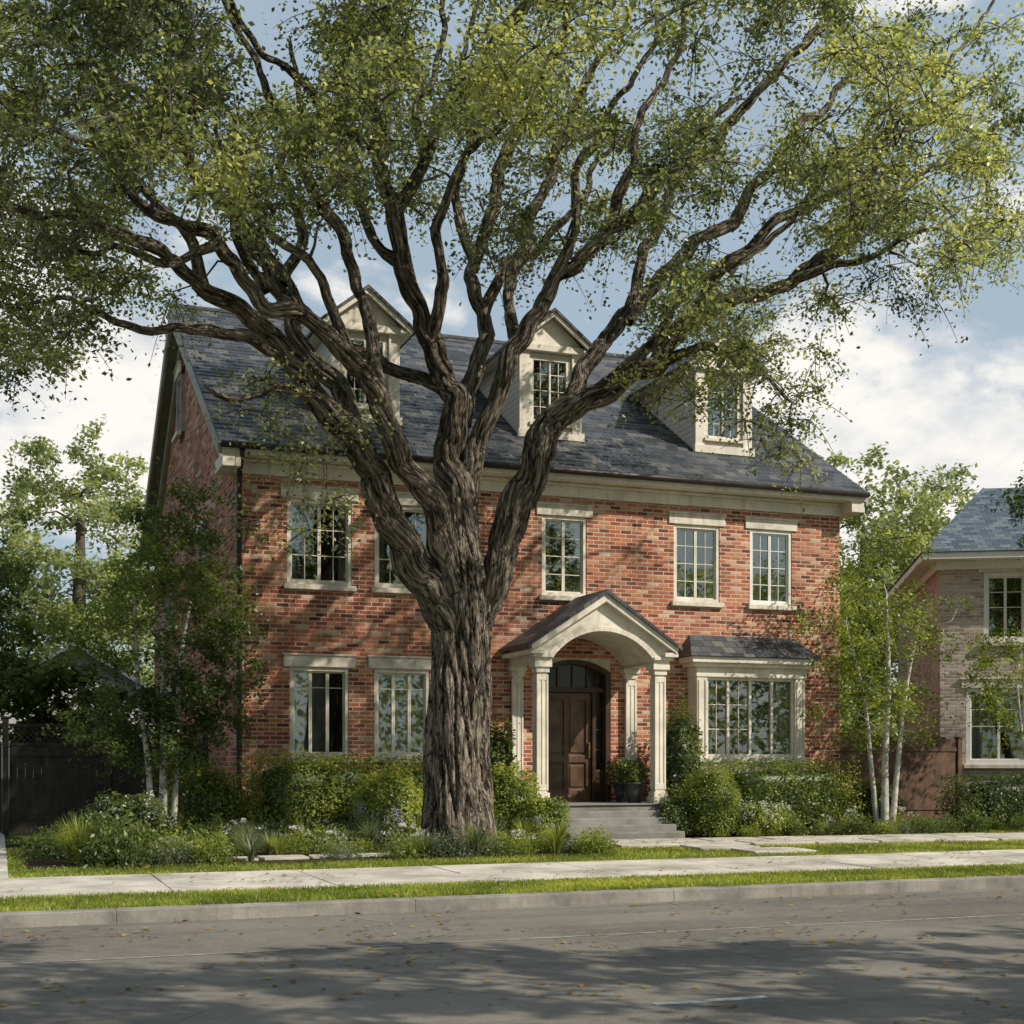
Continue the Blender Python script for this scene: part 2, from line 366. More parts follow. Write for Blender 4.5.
def leafy_tree(name, label, cat, base, stems, crown, ncl, nleaf, lsize, lm, group=None, barkm='twig', crad=.5, r0=.06, tbase=.45, tw=4, brm='twig'):
    x, y, z = base; root = thing(name, label, cat, (x, y, z), group)
    P = []; Rr = []; T = []; tl = []
    for (dx, dy, h, lx, ly, r) in stems:
        K = [(x+dx, y+dy, z-.05, r*1.35), (x+dx+.2*lx, y+dy+.2*ly, z+h*.3, r), (x+dx+.55*lx+rnd.uniform(-.1, .1), y+dy+.5*ly, z+h*.65, r*.75), (x+dx+lx, y+dy+ly, z+h, r*.35)]
        S = smooth_path(K, max(.2, h/14)); tl.append((S[:, :3], S[:, 3])); tt = np.gradient(S[:, :3], axis=0); tt /= np.linalg.norm(tt, axis=1, keepdims=True)
        k = int(len(S)*.3); P += list(S[k:, :3]); Rr += list(S[k:, 3]); T += list(tt[k:])
    for s_ in tl:
        V, F = tubes([s_], 10); npmesh('trunk', V, F, M[barkm], root, smooth=True)
    C = np.concatenate([ellip(max(3, int(ncl*w)), c, r) for (c, r, w) in crown])
    br, *_ = grow(P, Rr, T, C, r0*.25, .008 if lsize < .15 else .02, step=max(.25, crad*.5))
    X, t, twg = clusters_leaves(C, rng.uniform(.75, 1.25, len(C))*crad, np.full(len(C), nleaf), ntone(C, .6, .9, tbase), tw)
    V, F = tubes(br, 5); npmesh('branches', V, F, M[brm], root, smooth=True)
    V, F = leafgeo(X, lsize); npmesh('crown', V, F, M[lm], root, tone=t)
    return root
# ================================================================== SETTING
m = MB().box(-600, 600, -400, 900, -.6, -.16); tag(m.build('ground', M['field']), kind='structure')
m = MB().poly([(-160, -21.6, -.13), (160, -21.6, -.13), (160, -11.4, -.13), (-160, -11.4, -.13)]); tag(m.build('road', M['asphalt']), kind='structure')
m = MB()
x = -60.0
while x < 60: m.box(x+.0005, x+2.9995, -11.42, -11.16, -.3, .0); x += 3.0
tag(m.build('kerb', M['kerbstone'], bevel=.008), kind='structure')
m = MB(); m.box(-60, 60, -11.155, -9.905, -.3, -.012); m.box(-200, 200, -7.29, 320, -.3, -.01); m.box(-60, 60, -9.9, -7.3, -.3, -.03)
tag(m.build('lawn_soil', M['turf']), kind='structure')
m = MB(); x = -59.3
while x < 60:
    dz = rnd.uniform(-.006, .006)
    m.box(x+.006, x+1.83, -9.9, -8.61, -.025, .012+dz); m.box(x+.006, x+1.83, -8.598, -7.3, -.025, .012-dz); x += 1.84
tag(m.build('sidewalk', M['concrete'], bevel=.006), kind='structure')
m = MB().box(-60, 60, -40, -21.6, -.3, .0); tag(m.build('far_verge', M['turf']), kind='structure')
m = MB().poly([(-60, -13.86, -.126), (60, -13.86, -.126), (60, -13.82, -.126), (-60, -13.82, -.126)])
tag(m.build('road_seam', plain('pale_joint_line', (.36, .34, .30), .85, .3, 6., .3)), kind='structure')
m = MB()
for k in range(-8, 8): m.box(-.1+k*5.2, .72+k*5.2, -17.22, -17.14, -.129, -.125)
tag(m.build('centre_line', M['marking']), kind='structure')
m = MB().box(-7.2, -3.95, -7.28, 4.2, -.2, .02); tag(m.build('driveway', M['concrete'], bevel=.01), kind='structure')
def blob(pts, z):
    P = smooth_path([(p[0], p[1], z, 0) for p in pts+[pts[0]]], .5); return [tuple(p[:3]) for p in P[:-1]]
m = MB().poly(blob([(-3.7, -5.7), (-2, -5.95), (1, -5.8), (4, -5.9), (4.9, -5.4), (5.1, -4.4), (5.1, -.1), (-3.8, -.1), (-3.8, -3)], .004))
m.poly(blob([(7.7, -2.7), (9.3, -2.8), (11.5, -2.7), (13.6, -2.7), (14, -1.5), (13.2, -.1), (7.8, -.1)], .004))
tag(m.build('planting_bed', M['soil']), kind='structure')
m = MB();
def slab(cx, cy, w, d, a):
    pts = []
    for sx, sy in ((-1, -1), (0, -1.03), (1, -1), (1.02, 0), (1, 1), (0, 1.02), (-1, 1), (-1.03, 0)):
        px_, py_ = sx*w/2*rnd.uniform(.96, 1.02), sy*d/2*rnd.uniform(.96, 1.02)
        pts.append((cx+px_*math.cos(a)-py_*math.sin(a), cy+px_*math.sin(a)+py_*math.cos(a)))
    m.prism(pts, 'z', -.03, .034+rnd.uniform(-.004, .006))
for i in range(9):   # broad walk leading right from the steps
    yc = -3.15-.10*i
    slab(5.9+i*1.22, yc, 1.16, .86, -.08); slab(6.2+i*1.22, yc-.92, 1.16, .84, -.08)
for cx, cy in ((7.1, -5.1), (7.5, -6.1), (16.6, -5.1), (17.7, -5.3), (16.3, -6.1), (17.5, -6.3), (15.1, -5.9)): slab(cx, cy, 1.1, .86, -.05)
for i in range(4): slab(-.9+i*.75, -5.15+.05*i, .68, .5, rnd.uniform(-.1, .1))
tag(m.build('garden_path', M['flag'], bevel=.012), kind='structure')
# ================================================================== THE BRICK HOUSE
EZ = 7.14; SLP = .6255
def zr(y): return EZ+(y+.45)*SLP
W_, D_ = 12.85, 14.05
house = thing('brick_house', 'large red brick house with slate roof, three dormers and arched porch behind the big tree', 'house', (6.4, 0, 0))
def wallgrid(mb, x0, x1, z0, z1, holes, y=0, dep=.14):
    xs = sorted({x0, x1, *[h[0] for h in holes], *[h[1] for h in holes]}); zs = sorted({z0, z1, *[h[2] for h in holes], *[h[3] for h in holes]})
    for i in range(len(xs)-1):
        for j in range(len(zs)-1):
            cx, cz = (xs[i]+xs[i+1])/2, (zs[j]+zs[j+1])/2
            if any(h[0] < cx < h[1] and h[2] < cz < h[3] for h in holes): continue
            mb.poly([(xs[i], y, zs[j]), (xs[i+1], y, zs[j]), (xs[i+1], y, zs[j+1]), (xs[i], y, zs[j+1])])
    for a, b, c, d in holes:
        mb.poly([(a, y, c), (a, y+dep, c), (a, y+dep, d), (a, y, d)]); mb.poly([(b, y, c), (b, y, d), (b, y+dep, d), (b, y+dep, c)])
        mb.poly([(a, y, d), (a, y+dep, d), (b, y+dep, d), (b, y, d)]); mb.poly([(a, y, c), (b, y, c), (b, y+dep, c), (a, y+dep, c)])
up = [(.92, 2.14), (2.58, 3.72), (5.97, 6.93), (8.87, 9.93), (10.65, 11.66)]
UZ = (4.70, 6.28); LZ = (1.50, 3.17)
low = [(.97, 2.08), (2.57, 3.66)]
BX = (9.18, 11.72)
holes = [(a, b, UZ[0], UZ[1]) for a, b in up]+[(a, b, LZ[0], LZ[1]) for a, b in low]+[(5.86, 7.46, .60, 3.48), (9.45, 11.45, 1.5, 3.1)]
mb = MB(); wallgrid(mb, 0, W_, .45, 7.0, holes); w = mb.build('front_wall', M['brick'], house)
for X in (0, W_):
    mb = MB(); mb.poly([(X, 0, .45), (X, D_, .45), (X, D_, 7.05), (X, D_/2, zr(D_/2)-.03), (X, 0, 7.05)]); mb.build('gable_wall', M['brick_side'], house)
mb = MB(); mb.poly([(0, D_, .45), (W_, D_, .45), (W_, D_, 7.05), (0, D_, 7.05)])
mb.build('back_wall', M['brick'], house)
mb = MB().box(-.05, W_+.05, -.05, D_+.05, -.1, .45); mb.build('foundation', M['stonebase'], house)
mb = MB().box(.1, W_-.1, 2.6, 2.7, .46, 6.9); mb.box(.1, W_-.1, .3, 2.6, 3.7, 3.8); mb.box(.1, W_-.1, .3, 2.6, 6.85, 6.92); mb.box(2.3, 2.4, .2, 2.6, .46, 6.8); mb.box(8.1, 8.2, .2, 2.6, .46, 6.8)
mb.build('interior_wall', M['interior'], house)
def course_roof(x0, x1, y0, y1, zf, row=.19, th=.018):
    mb = MB(); y = y0
    while y < y1-1e-4:
        e = min(y1, y+row)
        a, b = zf(y)+th, zf(e)
        mb.poly([(x0, y, a), (x1, y, a), (x1, e+.001, b+.002), (x0, e+.001, b+.002)])
        mb.poly([(x0, y, a), (x0, y, a-th*1.3), (x1, y, a-th*1.3), (x1, y, a)]); y = e
    return mb
Ymid = D_/2
mb = course_roof(-.38, W_+.38, -.47, Ymid, zr)
mb.poly([(-.38, Ymid, zr(Ymid)), (W_+.38, Ymid, zr(Ymid)), (W_+.38, D_+.47, EZ-.01), (-.38, D_+.47, EZ-.01)])
roof = mb.build('roof', M['slate'], house)
mb = MB()
mb.prism([(-.45, EZ-.015), (Ymid, zr(Ymid)-.02), (D_+.45, EZ-.02), (D_+.45, EZ-.12), (Ymid, zr(Ymid)-.14), (-.45, EZ-.12)], 'x', -.36, W_+.36)
mb.build('roof_deck', M['greytrim'], roof)
mb = MB(); mb.tube([(-.4, Ymid, zr(Ymid)+.02), (W_+.4, Ymid, zr(Ymid)+.02)], .07, 10); mb.build('ridge_cap', M['lead'], roof)
for X0, X1 in ((-.40, -.33), (W_+.33, W_+.40)):
    for s in (0, 1):
        mb = MB()
        f = (lambda y: y) if s == 0 else (lambda y: D_-y)
        mb.prism([(f(-.47), EZ-.03), (f(Ymid-.001), zr(Ymid)-.03), (f(Ymid-.001), zr(Ymid)-.36), (f(-.47), EZ-.30)], 'x', X0, X1)
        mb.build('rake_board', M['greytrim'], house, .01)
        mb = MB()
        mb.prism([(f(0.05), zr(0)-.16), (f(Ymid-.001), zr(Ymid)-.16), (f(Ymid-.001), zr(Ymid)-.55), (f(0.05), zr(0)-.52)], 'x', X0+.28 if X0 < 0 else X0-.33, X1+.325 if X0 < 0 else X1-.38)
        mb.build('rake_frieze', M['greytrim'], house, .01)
mb = MB(); mb.box(-.03, W_+.03, -.06, 0.0, 6.66, 6.87); mb.box(-.05, W_+.05, -.11, -.0, 6.87, 6.93)
mb.box(-.33, W_+.33, -.44, .03, 6.94, 7.0); mb.box(-.34, W_+.34, -.47, -.42, 6.93, 7.10)
mb.box(-.33, .0, -.44, .45, 6.70, 6.935); mb.box(W_, W_+.33, -.44, .45, 6.70, 6.935)
mb.build('cornice', M['cream'], house, .012)
mb = MB(); mb.tube([(-.36, -.53, 7.07), (W_+.36, -.53, 7.07)], .065, 10)
mb.build('gutter', M['darkmetal'], house, smooth=True)
mb = MB(); mb.tube([(.02, -.5, 7.0), (.02, -.3, 6.8), (.02, -.14, 6.6), (.02, -.12, 6.3), (.02, -.12, .35), (.02, -.3, .2)], .05, 10)
for z in (5.6, 3.9, 2.2): mb.box(-.05, .09, -.18, -.0, z, z+.05)
mb.build('downspout', M['darkmetal'], house)
def rot_obj(o, M4):
    for v in o.data.vertices: v.co = M4 @ v.co
def curtain_obj(parent, A, B, yy0, z0, z1, ph=0.):
    n = max(8, int((B-A)*90)); V = []
    for i in range(n+1):
        xx = A+(B-A)*i/n; yy = yy0+.028*math.sin(i*.75+ph*7)+.01*math.sin(i*.31)
        V += [(xx, yy, z0), (xx, yy+.008*math.sin(i), z1)]
    F = [(2*i, 2*i+2, 2*i+3, 2*i+1) for i in range(n)]
    return npmesh('curtain', V, F, M['curtain'], parent, smooth=True)
def window(parent, x0, x1, z0, z1, y, cols, rows, curtain=None, lint=True, rail=True, fm='cream', name='window', xf=None, cas=.07, sillp=True, bars=None, cy=.15):
    parts = []
    f = MB(); yf = y+.015
    for a, b, c, d in ((x0, x0+cas, z0, z1), (x1-cas, x1, z0, z1), (x0+cas, x1-cas, z1-cas, z1), (x0+cas, x1-cas, z0, z0+cas)): f.box(a, b, yf, yf+.12, c, d)
    ix0, ix1, iz0, iz1 = x0+cas, x1-cas, z0+cas, z1-cas
    s = .032
    ncol = len(cols); cw = (ix1-ix0)/ncol
    for k in range(ncol):
        a, b = ix0+k*cw, ix0+(k+1)*cw
        for q in ((a, a+s, iz0, iz1), (b-s, b, iz0, iz1), (a+s, b-s, iz1-s, iz1), (a+s, b-s, iz0, iz0+s)): f.box(q[0]+.001, q[1]-.001, yf+.045, yf+.095, q[2]+.001, q[3]-.001)
        nc = cols[k]
        for i in range(1, nc):
            xx = a+s+(b-a-2*s)*i/nc; f.box(xx-.008, xx+.008, yf+.055, yf+.085, iz0+s, iz1-s)
        for h in (bars if bars is not None else [j/rows for j in range(1, rows)]):
            zz = iz0+(iz1-iz0)*h; f.box(a+s, b-s, yf+.053, yf+.087, zz-.008, zz+.008)
    fo = f.build(name, M[fm], parent, .004); parts.append(fo)
    parts.append(MB().box(ix0+.004, ix1-.004, yf+.068, yf+.073, iz0+.004, iz1-.004).build('pane', M['glass'], fo))
    if sillp: parts.append(MB().box(x0-.07, x1+.07, y-.09, y+.02, z0-.10, z0-.002).build('sill', M['cream2'], fo, .01))
    if lint:
        l = MB().box(x0-.12, x1+.12, y-.035, y+.02, z1+.003, z1+.21); l.box(x0-.14, x1+.14, y-.06, y+.02, z1+.21, z1+.25)
        parts.append(l.build('lintel', M['cream2'], fo, .01))
    for (a, b) in curtain or []:
        parts.append(curtain_obj(fo, ix0+(ix1-ix0)*a, ix0+(ix1-ix0)*b, yf+cy, iz0-.05, iz1+.05, a))
    if xf is not None:
        for p in parts: rot_obj(p, xf)
    return fo
window(house, *up[0], *UZ, 0, [2, 2], 3, [(0, .16), (.86, 1)])
window(house, *up[1], *UZ, 0, [2, 2], 3, [(0, .16), (.86, 1)])
window(house, *up[2], *UZ, 0, [1, 1], 4, [(0, .2), (.82, 1)])
window(house, *up[3], *UZ, 0, [2, 2], 4, [(0, .2), (.8, 1)])
window(house, *up[4], *UZ, 0, [2, 2], 4, [(0, .3), (.7, 1)], fm='white')
window(house, *low[0], *LZ, 0, [1, 1, 1], 1, [(.0, .27), (.33, .66)], bars=[.8], cy=.12)
window(house, *low[1], *LZ, 0, [1, 1, 1], 1, [(.0, .98)], bars=[.8], cy=.12)
XF = Matrix.Translation((0, 7.9, 0)) @ Matrix.Rotation(R(-90), 4, 'Z')
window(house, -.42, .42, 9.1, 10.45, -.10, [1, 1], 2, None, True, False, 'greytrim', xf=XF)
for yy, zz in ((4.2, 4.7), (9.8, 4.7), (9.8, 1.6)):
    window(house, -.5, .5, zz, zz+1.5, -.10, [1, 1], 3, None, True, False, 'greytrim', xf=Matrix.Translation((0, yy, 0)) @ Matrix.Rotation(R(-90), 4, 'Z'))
def dormer(cx, w=1.34):
    yf = 1.0; ze = 9.92; za = 10.62; hw = w/2; yb = (ze-EZ)/SLP-.45
    mb = MB()
    for s in (-1, 1): mb.poly([(cx+s*hw, yf, zr(yf)-.12), (cx+s*hw, yf, ze), (cx+s*hw, yb, ze)])
    wallgrid(mb, cx-hw, cx+hw, zr(yf)-.12, ze, [(cx-.42, cx+.42, 8.36, 9.70)], yf, .1)
    d = mb.build('dormer', M['siding'], house)
    mb = MB();
    for s in (-1, 1): mb.box(min(cx+s*(hw+.02), cx+s*(hw-.2)), max(cx+s*(hw+.02), cx+s*(hw-.2)), yf-.045, yf-.003, zr(yf)+.02, ze-.02)
    mb.box(cx-hw-.09, cx+hw+.09, yf-.12, yf-.002, ze-.12, ze+.02)
    mb.box(cx-hw-.06, cx+hw+.06, yf-.10, yf-.002, zr(yf)-.03, zr(yf)+.14)
    mb.prism([(cx-hw-.05, ze+.02), (cx+hw+.05, ze+.02), (cx, za-.05)], 'y', yf-.05, yf+.04)
    for s in (-1, 1): mb.prism([(cx+s*(hw+.26), ze-.04), (cx, za-.02), (cx, za-.13), (cx+s*(hw+.22), ze-.13)], 'y', yf-.24, yf-.16)
    for s in (-1, 1): mb.prism([(cx+s*(hw+.24), ze-.05), (cx+s*(hw+.24), ze-.11), (cx+s*(hw), ze-.11), (cx+s*hw, ze-.05)], 'y', yf-.2, yb)
    mb.build('dormer_trim', M['cream'], d, .008)
    mb = MB()
    for s in (-1, 1): mb.prism([(cx+s*(hw+.30), ze-.03), (cx, za+.04), (cx, za-.03), (cx+s*(hw+.30), ze-.09)], 'y', yf-.28, 5.2)
    mb.build('dormer_roof', M['slate_side'], d)
    f = MB(); x0, x1, z0, z1 = cx-.42, cx+.42, 8.36, 9.70; y = yf+.01
    for a, b, c, e in ((x0, x0+.06, z0, z1), (x1-.06, x1, z0, z1), (x0+.06, x1-.06, z1-.06, z1), (x0+.06, x1-.06, z0, z0+.06), (cx-.02, cx+.02, z0+.06, z1-.06)): f.box(a, b, y, y+.09, c, e)
    for xx in (cx-.2, cx+.2): f.box(xx-.008, xx+.008, y+.03, y+.06, z0+.06, z1-.06)
    for j in (1, 2, 3): zz = z0+(z1-z0)*j/4; f.box(x0+.06, x1-.06, y+.032, y+.058, zz-.008, zz+.008)
    f.box(x0-.06, x1+.06, yf-.09, yf-.003, z0-.07, z0-.003)
    f.build('window_frame', M['cream'], d, .004)
    MB().box(x0+.06, x1-.06, y+.042, y+.046, z0+.06, z1-.06).build('pane', M['glass'], d)
    MB().box(x0, x1, y+.5, y+.52, z0-.2, z1+.1).build('dark_backing', M['interior'], d)  # dark backing board set behind the dormer pane
for cx in (2.65, 6.55, 10.57): dormer(cx)
# door and porch ---------------------------------------------------
DX = 6.66
def arc(cx, hw, zs, zt, n=16):
    h = zt-zs; r = (hw*hw+h*h)/(2*h); c = zt-r; a0 = math.asin(hw/r)
    return [(cx+r*math.sin(-a0+2*a0*i/n), c+r*math.cos(-a0+2*a0*i/n)) for i in range(n+1)]
mb = MB(); A = arc(DX, .785, 3.20, 3.44)
mb.prism([(5.861, .601), (DX-.785, .601)]+A+[(DX+.785, .601), (7.459, .601), (7.459, 3.479), (5.861, 3.479)], 'y', .02, .13)
mb.build('door_surround', M['cream'], house)
mb = MB(); Ai = arc(DX, .67, 3.15, 3.35)
mb.prism([(DX-.783, .6), (DX-.67, .6)]+Ai+[(DX+.67, .6), (DX+.783, .6)]+[(p[0], p[1]-.003) for p in reversed(A)], 'y', -.04, .2)
mb.box(DX-.67, DX+.67, .03, .19, 2.80, 2.90)
mb.box(DX+.41, DX+.49, .03, .19, .62, 2.80); mb.box(DX+.49, DX+.67, .05, .19, .62, 1.25)
for xx in (DX-.32, DX, DX+.32): mb.box(xx-.018, xx+.018, .09, .12, 2.90, 3.32)
for zz in (1.65, 2.05, 2.45): mb.box(DX+.49, DX+.67, .09, .12, zz-.012, zz+.012)
door_f = mb.build('door_frame', M['wood_door'], house, .006)
MB().box(DX-.67, DX+.67, .121, .125, 2.88, 3.36).build('transom_pane', M['darkglass'], door_f)
MB().box(DX+.49, DX+.67, .121, .125, 1.25, 2.80).build('sidelight_pane', M['darkglass'], door_f)
mb = MB().box(DX-.668, DX+.408, .13, .18, .62, 2.795)
a0, a1 = DX-.665, DX+.405; am = (a0+a1)/2
for p in ((a0, a0+.11, .62, 2.79), (a1-.11, a1, .62, 2.79), (am-.05, am+.05, .62, 2.79), (a0+.11, am-.05, 2.65, 2.79), (am+.05, a1-.11, 2.65, 2.79), (a0+.11, am-.05, .62, .86), (am+.05, a1-.11, .62, .86), (a0+.11, am-.05, 1.40, 1.54), (am+.05, a1-.11, 1.40, 1.54)): mb.box(p[0], p[1], .095, .131, p[2], p[3])
for q in (a0+.15, am+.09): mb.box(q, q+.295, .108, .131, .92, 1.34); mb.box(q, q+.295, .108, .131, 1.60, 2.59)
door = mb.build('front_door', M['wood_door2'], house, .006)
mb = MB(); mb.tube([(DX+.35, .04, 1.52), (DX+.35, .03, 1.65), (DX+.35, .04, 1.78)], .012, 8); mb.box(DX+.33, DX+.37, .06, .095, 1.50, 1.8)
mb.build('door_handle', M['brass'], door)
PX0, PX1, PY = 5.42, 7.86, -1.3
def column(x, y, half=False):
    z0, z1 = .62, 3.28; h = .115; y1 = y+h if not half else -.002; y0 = y-h if not half else -.12
    mb = MB().box(x-h+.015, x+h-.015, y0+.015, y1 if half else y1-.015, z0+.22, z1-.2)
    for s in (-1, 1): mb.box(x+s*(h-.018)-.02, x+s*(h-.018)+.02, y0, y0+.035, z0+.26, z1-.24);
    mb.box(x-.075, x+.075, y0+.003, y0+.035, z1-.34, z1-.24); mb.box(x-.075, x+.075, y0+.003, y0+.035, z0+.26, z0+.38); mb.box(x-.014, x+.014, y0+.003, y0+.03, z0+.38, z1-.34)
    if not half:
        for s in (-1, 1): mb.box(x-h-.003, x-h+.03, y+s*.09-.018, y+s*.09+.018, z0+.27, z1-.25)
    c = mb.build('column', M['cream'], house, .005)
    b = MB().box(x-.165, x+.165, y0-.045, y1+(.045 if not half else 0), z0, z0+.12).box(x-.14, x+.14, y0-.02, y1+(.02 if not half else 0), z0+.12, z0+.22)
    b.build('base', M['cream'], c, .008)
    b = MB().box(x-.135, x+.135, y0-.015, y1+(.015 if not half else 0), z1-.2, z1-.1).box(x-.175, x+.175, y0-.05, y1+(.05 if not half else 0), z1-.1, z1)
    b.build('capital', M['cream'], c, .008)
for x in (PX0, PX1): column(x, PY); column(x, -.1, True)
PC = (PX0+PX1)/2; hw = (PX1-PX0)/2; A = arc(PC, hw-.17, 3.34, 3.88, 20)
zo, zap = 3.62, 4.60; ow = hw+.30
mb = MB()
mb.prism([(PC-hw-.17, 3.28), (PC-hw+.17, 3.28)]+A+[(PC+hw-.17, 3.28), (PC+hw+.17, 3.28), (PC+hw+.17, 3.62), (PC, zap-.14), (PC-hw-.17, 3.62)], 'y', PY-.16, PY+.12)
for x in (PX0, PX1): mb.box(x-.15, x+.15, PY+.12, -.01, 3.282, 3.60)
mb.build('pediment', M['cream'], house, .008)
mb = MB()
for s in (-1, 1):
    mb.prism([(PC+s*ow, zo-.02), (PC, zap-.02), (PC, zap-.17), (PC+s*(ow-.03), zo-.14)], 'y', PY-.30, PY-.165)
    mb.prism([(PC+s*(ow-.06), zo+.0), (PC, zap-.08), (PC, zap-.13), (PC+s*(ow-.06), zo-.05)], 'y', PY-.16, -.01)
    mb.box(min(PC+s*ow, PC+s*(hw+.02)), max(PC+s*ow, PC+s*(hw+.02)), PY-.28, -.01, zo-.20, zo-.12)
    mb.box(min(PC+s*(hw-.18), PC+s*(hw+.22)), max(PC+s*(hw-.18), PC+s*(hw+.22)), PY-.22, PY-.155, 3.36, 3.42)
for k in range(len(A)-1):
    (xa, za), (xb, zb) = A[k], A[k+1]; mb.prism([(xa, za), (xb, zb), (xb+(xb-PC)*.08, zb+.09), (xa+(xa-PC)*.08, za+.09)], 'y', PY-.19, PY-.158)
mb.build('porch_cornice', M['cream'], house, .006)
mb = MB()
for k in range(len(A)-1):
    (xa, za), (xb, zb) = A[k], A[k+1]; mb.poly([(xa, PY+.12, za), (xb, PY+.12, zb), (xb, -.005, zb), (xa, -.005, za)])
mb.build('porch_vault', M['cream'], house)
mb = MB()
for s in (-1, 1): mb.prism([(PC+s*(ow+.05), zo-.01), (PC, zap+.06), (PC, zap-.02), (PC+s*(ow+.05), zo-.07)], 'y', PY-.35, -.004)
mb.build('porch_roof', M['slate_side'], house)
mb = MB().box(PX0-.3, PX1+.3, PY-.32, -.055, -.1, .60); mb.box(PX0-.34, PX1+.34, PY-.36, -.055, .60, .62)
mb.build('porch_floor', M['step'], house, .01)
for k in range(4):
    MB().box(PX0+.05, PX1-.25+.05*k, PY-.36-.24*(k+1), PY-.361-.24*k, -.1, .50-.12*k).build('step', M['step'], house, .015)
# bay window -------------------------------------------------------
by = -.42
mb = MB()
b0, b1 = BX
mb.box(b0, b1, by, -.004, .46, 1.40); mb.box(b0-.04, b1+.04, by-.05, -.004, 1.40, 1.50)
mb.box(b0, b0+.24, by, -.004, 1.50, 3.14); mb.box(b1-.24, b1, by, -.004, 1.50, 3.14)
mb.box(b0-.02, b1+.02, by-.02, -.004, 3.14, 3.34); mb.box(b0-.12, b1+.12, by-.12, -.004, 3.34, 3.42); mb.box(b0-.2, b1+.2, by-.2, -.004, 3.42, 3.54)
for xx in (b0+.03, b0+.18, b1-.21, b1-.06): mb.box(xx, xx+.03, by-.018, by-.002, 1.56, 3.08)
bay = mb.build('bay_window', M['cream'], house, .008)
fx0, fx1 = b0+.242, b1-.242
f = MB();
for a, b, c, d in ((fx0, fx0+.05, 1.5, 3.14), (fx1-.05, fx1, 1.5, 3.14), (fx0+.05, fx1-.05, 3.08, 3.14), (fx0+.05, fx1-.05, 1.5, 1.57)): f.box(a, b, by+.06, by+.16, c, d)
for k in range(1, 4): xx = fx0+(fx1-fx0)*k/4; f.box(xx-.028, xx+.028, by+.07, by+.15, 1.57, 3.08)
for k in (0, 1):
    xx = fx0+(fx1-fx0)*(k+.5)/4; f.box(xx-.008, xx+.008, by+.10, by+.13, 1.57, 3.08)
for zz in (2.08, 2.58): f.box(fx0+.05, fx0+(fx1-fx0)*.5, by+.102, by+.128, zz-.008, zz+.008)
f.build('sash', M['cream'], bay, .004)
MB().box(fx0+.05, fx1-.05, by+.112, by+.117, 1.57, 3.08).build('pane', M['glass'], bay)
curtain_obj(bay, fx1-.5, fx1, -.2, 1.5, 3.2)
mb = MB(); e0, e1, ey = b0-.26, b1+.26, by-.26; t0, t1, tz = b0+.05, b1-.05, 4.02
mb.poly([(e0, ey, 3.545), (e1, ey, 3.545), (t1, -.01, tz), (t0, -.01, tz)]); mb.poly([(e0, ey, 3.545), (t0, -.01, tz), (e0, -.01, 3.545)]); mb.poly([(e1, ey, 3.545), (e1, -.01, 3.545), (t1, -.01, tz)])
mb.poly([(e0, ey, 3.545), (e0, -.01, 3.545), (e1, -.01, 3.545), (e1, ey, 3.545)])
mb.build('bay_roof', M['slate'], bay)
# ================================================================== NEIGHBOUR HOUSE (right), turned towards the viewer
nx, ny, nw, nd = 17.0, 2.0, 11.0, 9.0
nb = thing('tan_brick_house', 'tan brick neighbouring house with blue grey hipped roof at the right edge', 'house', (nx, ny, 0))
mb = MB(); nh = [(nx+1.0, nx+2.0, 4.25, 5.9), (nx+.6, nx+2.1, 1.35, 3.15), (nx+4.2, nx+5.4, 4.25, 5.9), (nx+4.2, nx+5.6, 1.35, 3.15)]
wallgrid(mb, nx, nx+nw, 0, 6.2, nh, ny)
mb.poly([(nx, ny, 0), (nx, ny+nd, 0), (nx, ny+nd, 6.2), (nx, ny, 6.2)]); mb.poly([(nx+nw, ny, 0), (nx+nw, ny+nd, 0), (nx+nw, ny+nd, 6.2), (nx+nw, ny, 6.2)]); mb.poly([(nx, ny+nd, 0), (nx+nw, ny+nd, 0), (nx+nw, ny+nd, 6.2), (nx, ny+nd, 6.2)])
mb.build('wall', M['tan_brick'], nb)
mb = MB(); o_ = .5; rz = 8.75; h2 = nd/2
a, b, c, d = (nx-o_, ny-o_, 6.35), (nx+nw+o_, ny-o_, 6.35), (nx+nw+o_, ny+nd+o_, 6.35), (nx-o_, ny+nd+o_, 6.35); r1, r2 = (nx+h2-2.8, ny+h2, rz), (nx+nw-h2, ny+h2, rz)
mb.poly([a, b, r2, r1]); mb.poly([b, c, r2]); mb.poly([c, d, r1, r2]); mb.poly([d, a, r1]); mb.poly([a, d, c, b]); mb.build('roof', M['slate_blue'], nb)
mb = MB().box(nx-.46, nx+nw+.46, ny-.46, ny+nd+.46, 6.18, 6.34); mb.box(nx-.1, nx+nw+.1, ny-.1, ny-.0, 5.98, 6.18); mb.box(nx-.1, nx-.0, ny, ny+nd, 5.98, 6.18); mb.build('cornice', M['white'], nb, .01)
for i, (a, b, c, d) in enumerate(nh): window(nb, a, b, c, d, ny, [1, 1], 2, [(0, .2)], True, False, 'white', bars=[.5, .75], cas=.10)
mb = MB().box(nx+.2, nx+nw, ny+2.6, ny+2.7, 0, 6.1); mb.build('interior_wall', M['interior'], nb)
nb.rotation_euler = (0, 0, R(-30))
fh = thing('far_house', 'small pale house with grey roof seen between the trees beyond the dark fence', 'house', (-1.9, 22, 0))
mb = MB(); mb.box(-4.6, .9, 20, 27, 0, 3.4); mb.prism([(-4.6, 3.4), (.9, 3.4), (-1.85, 5.0)], 'y', 20, 27); mb.build('wall', M['siding_far'], fh)
mb = MB()
for s in (-1, 1): mb.prism([(-1.85+s*3.15, 3.25), (-1.85, 5.12), (-1.85, 5.0), (-1.85+s*3.15, 3.13)], 'y', 19.6, 27.4)
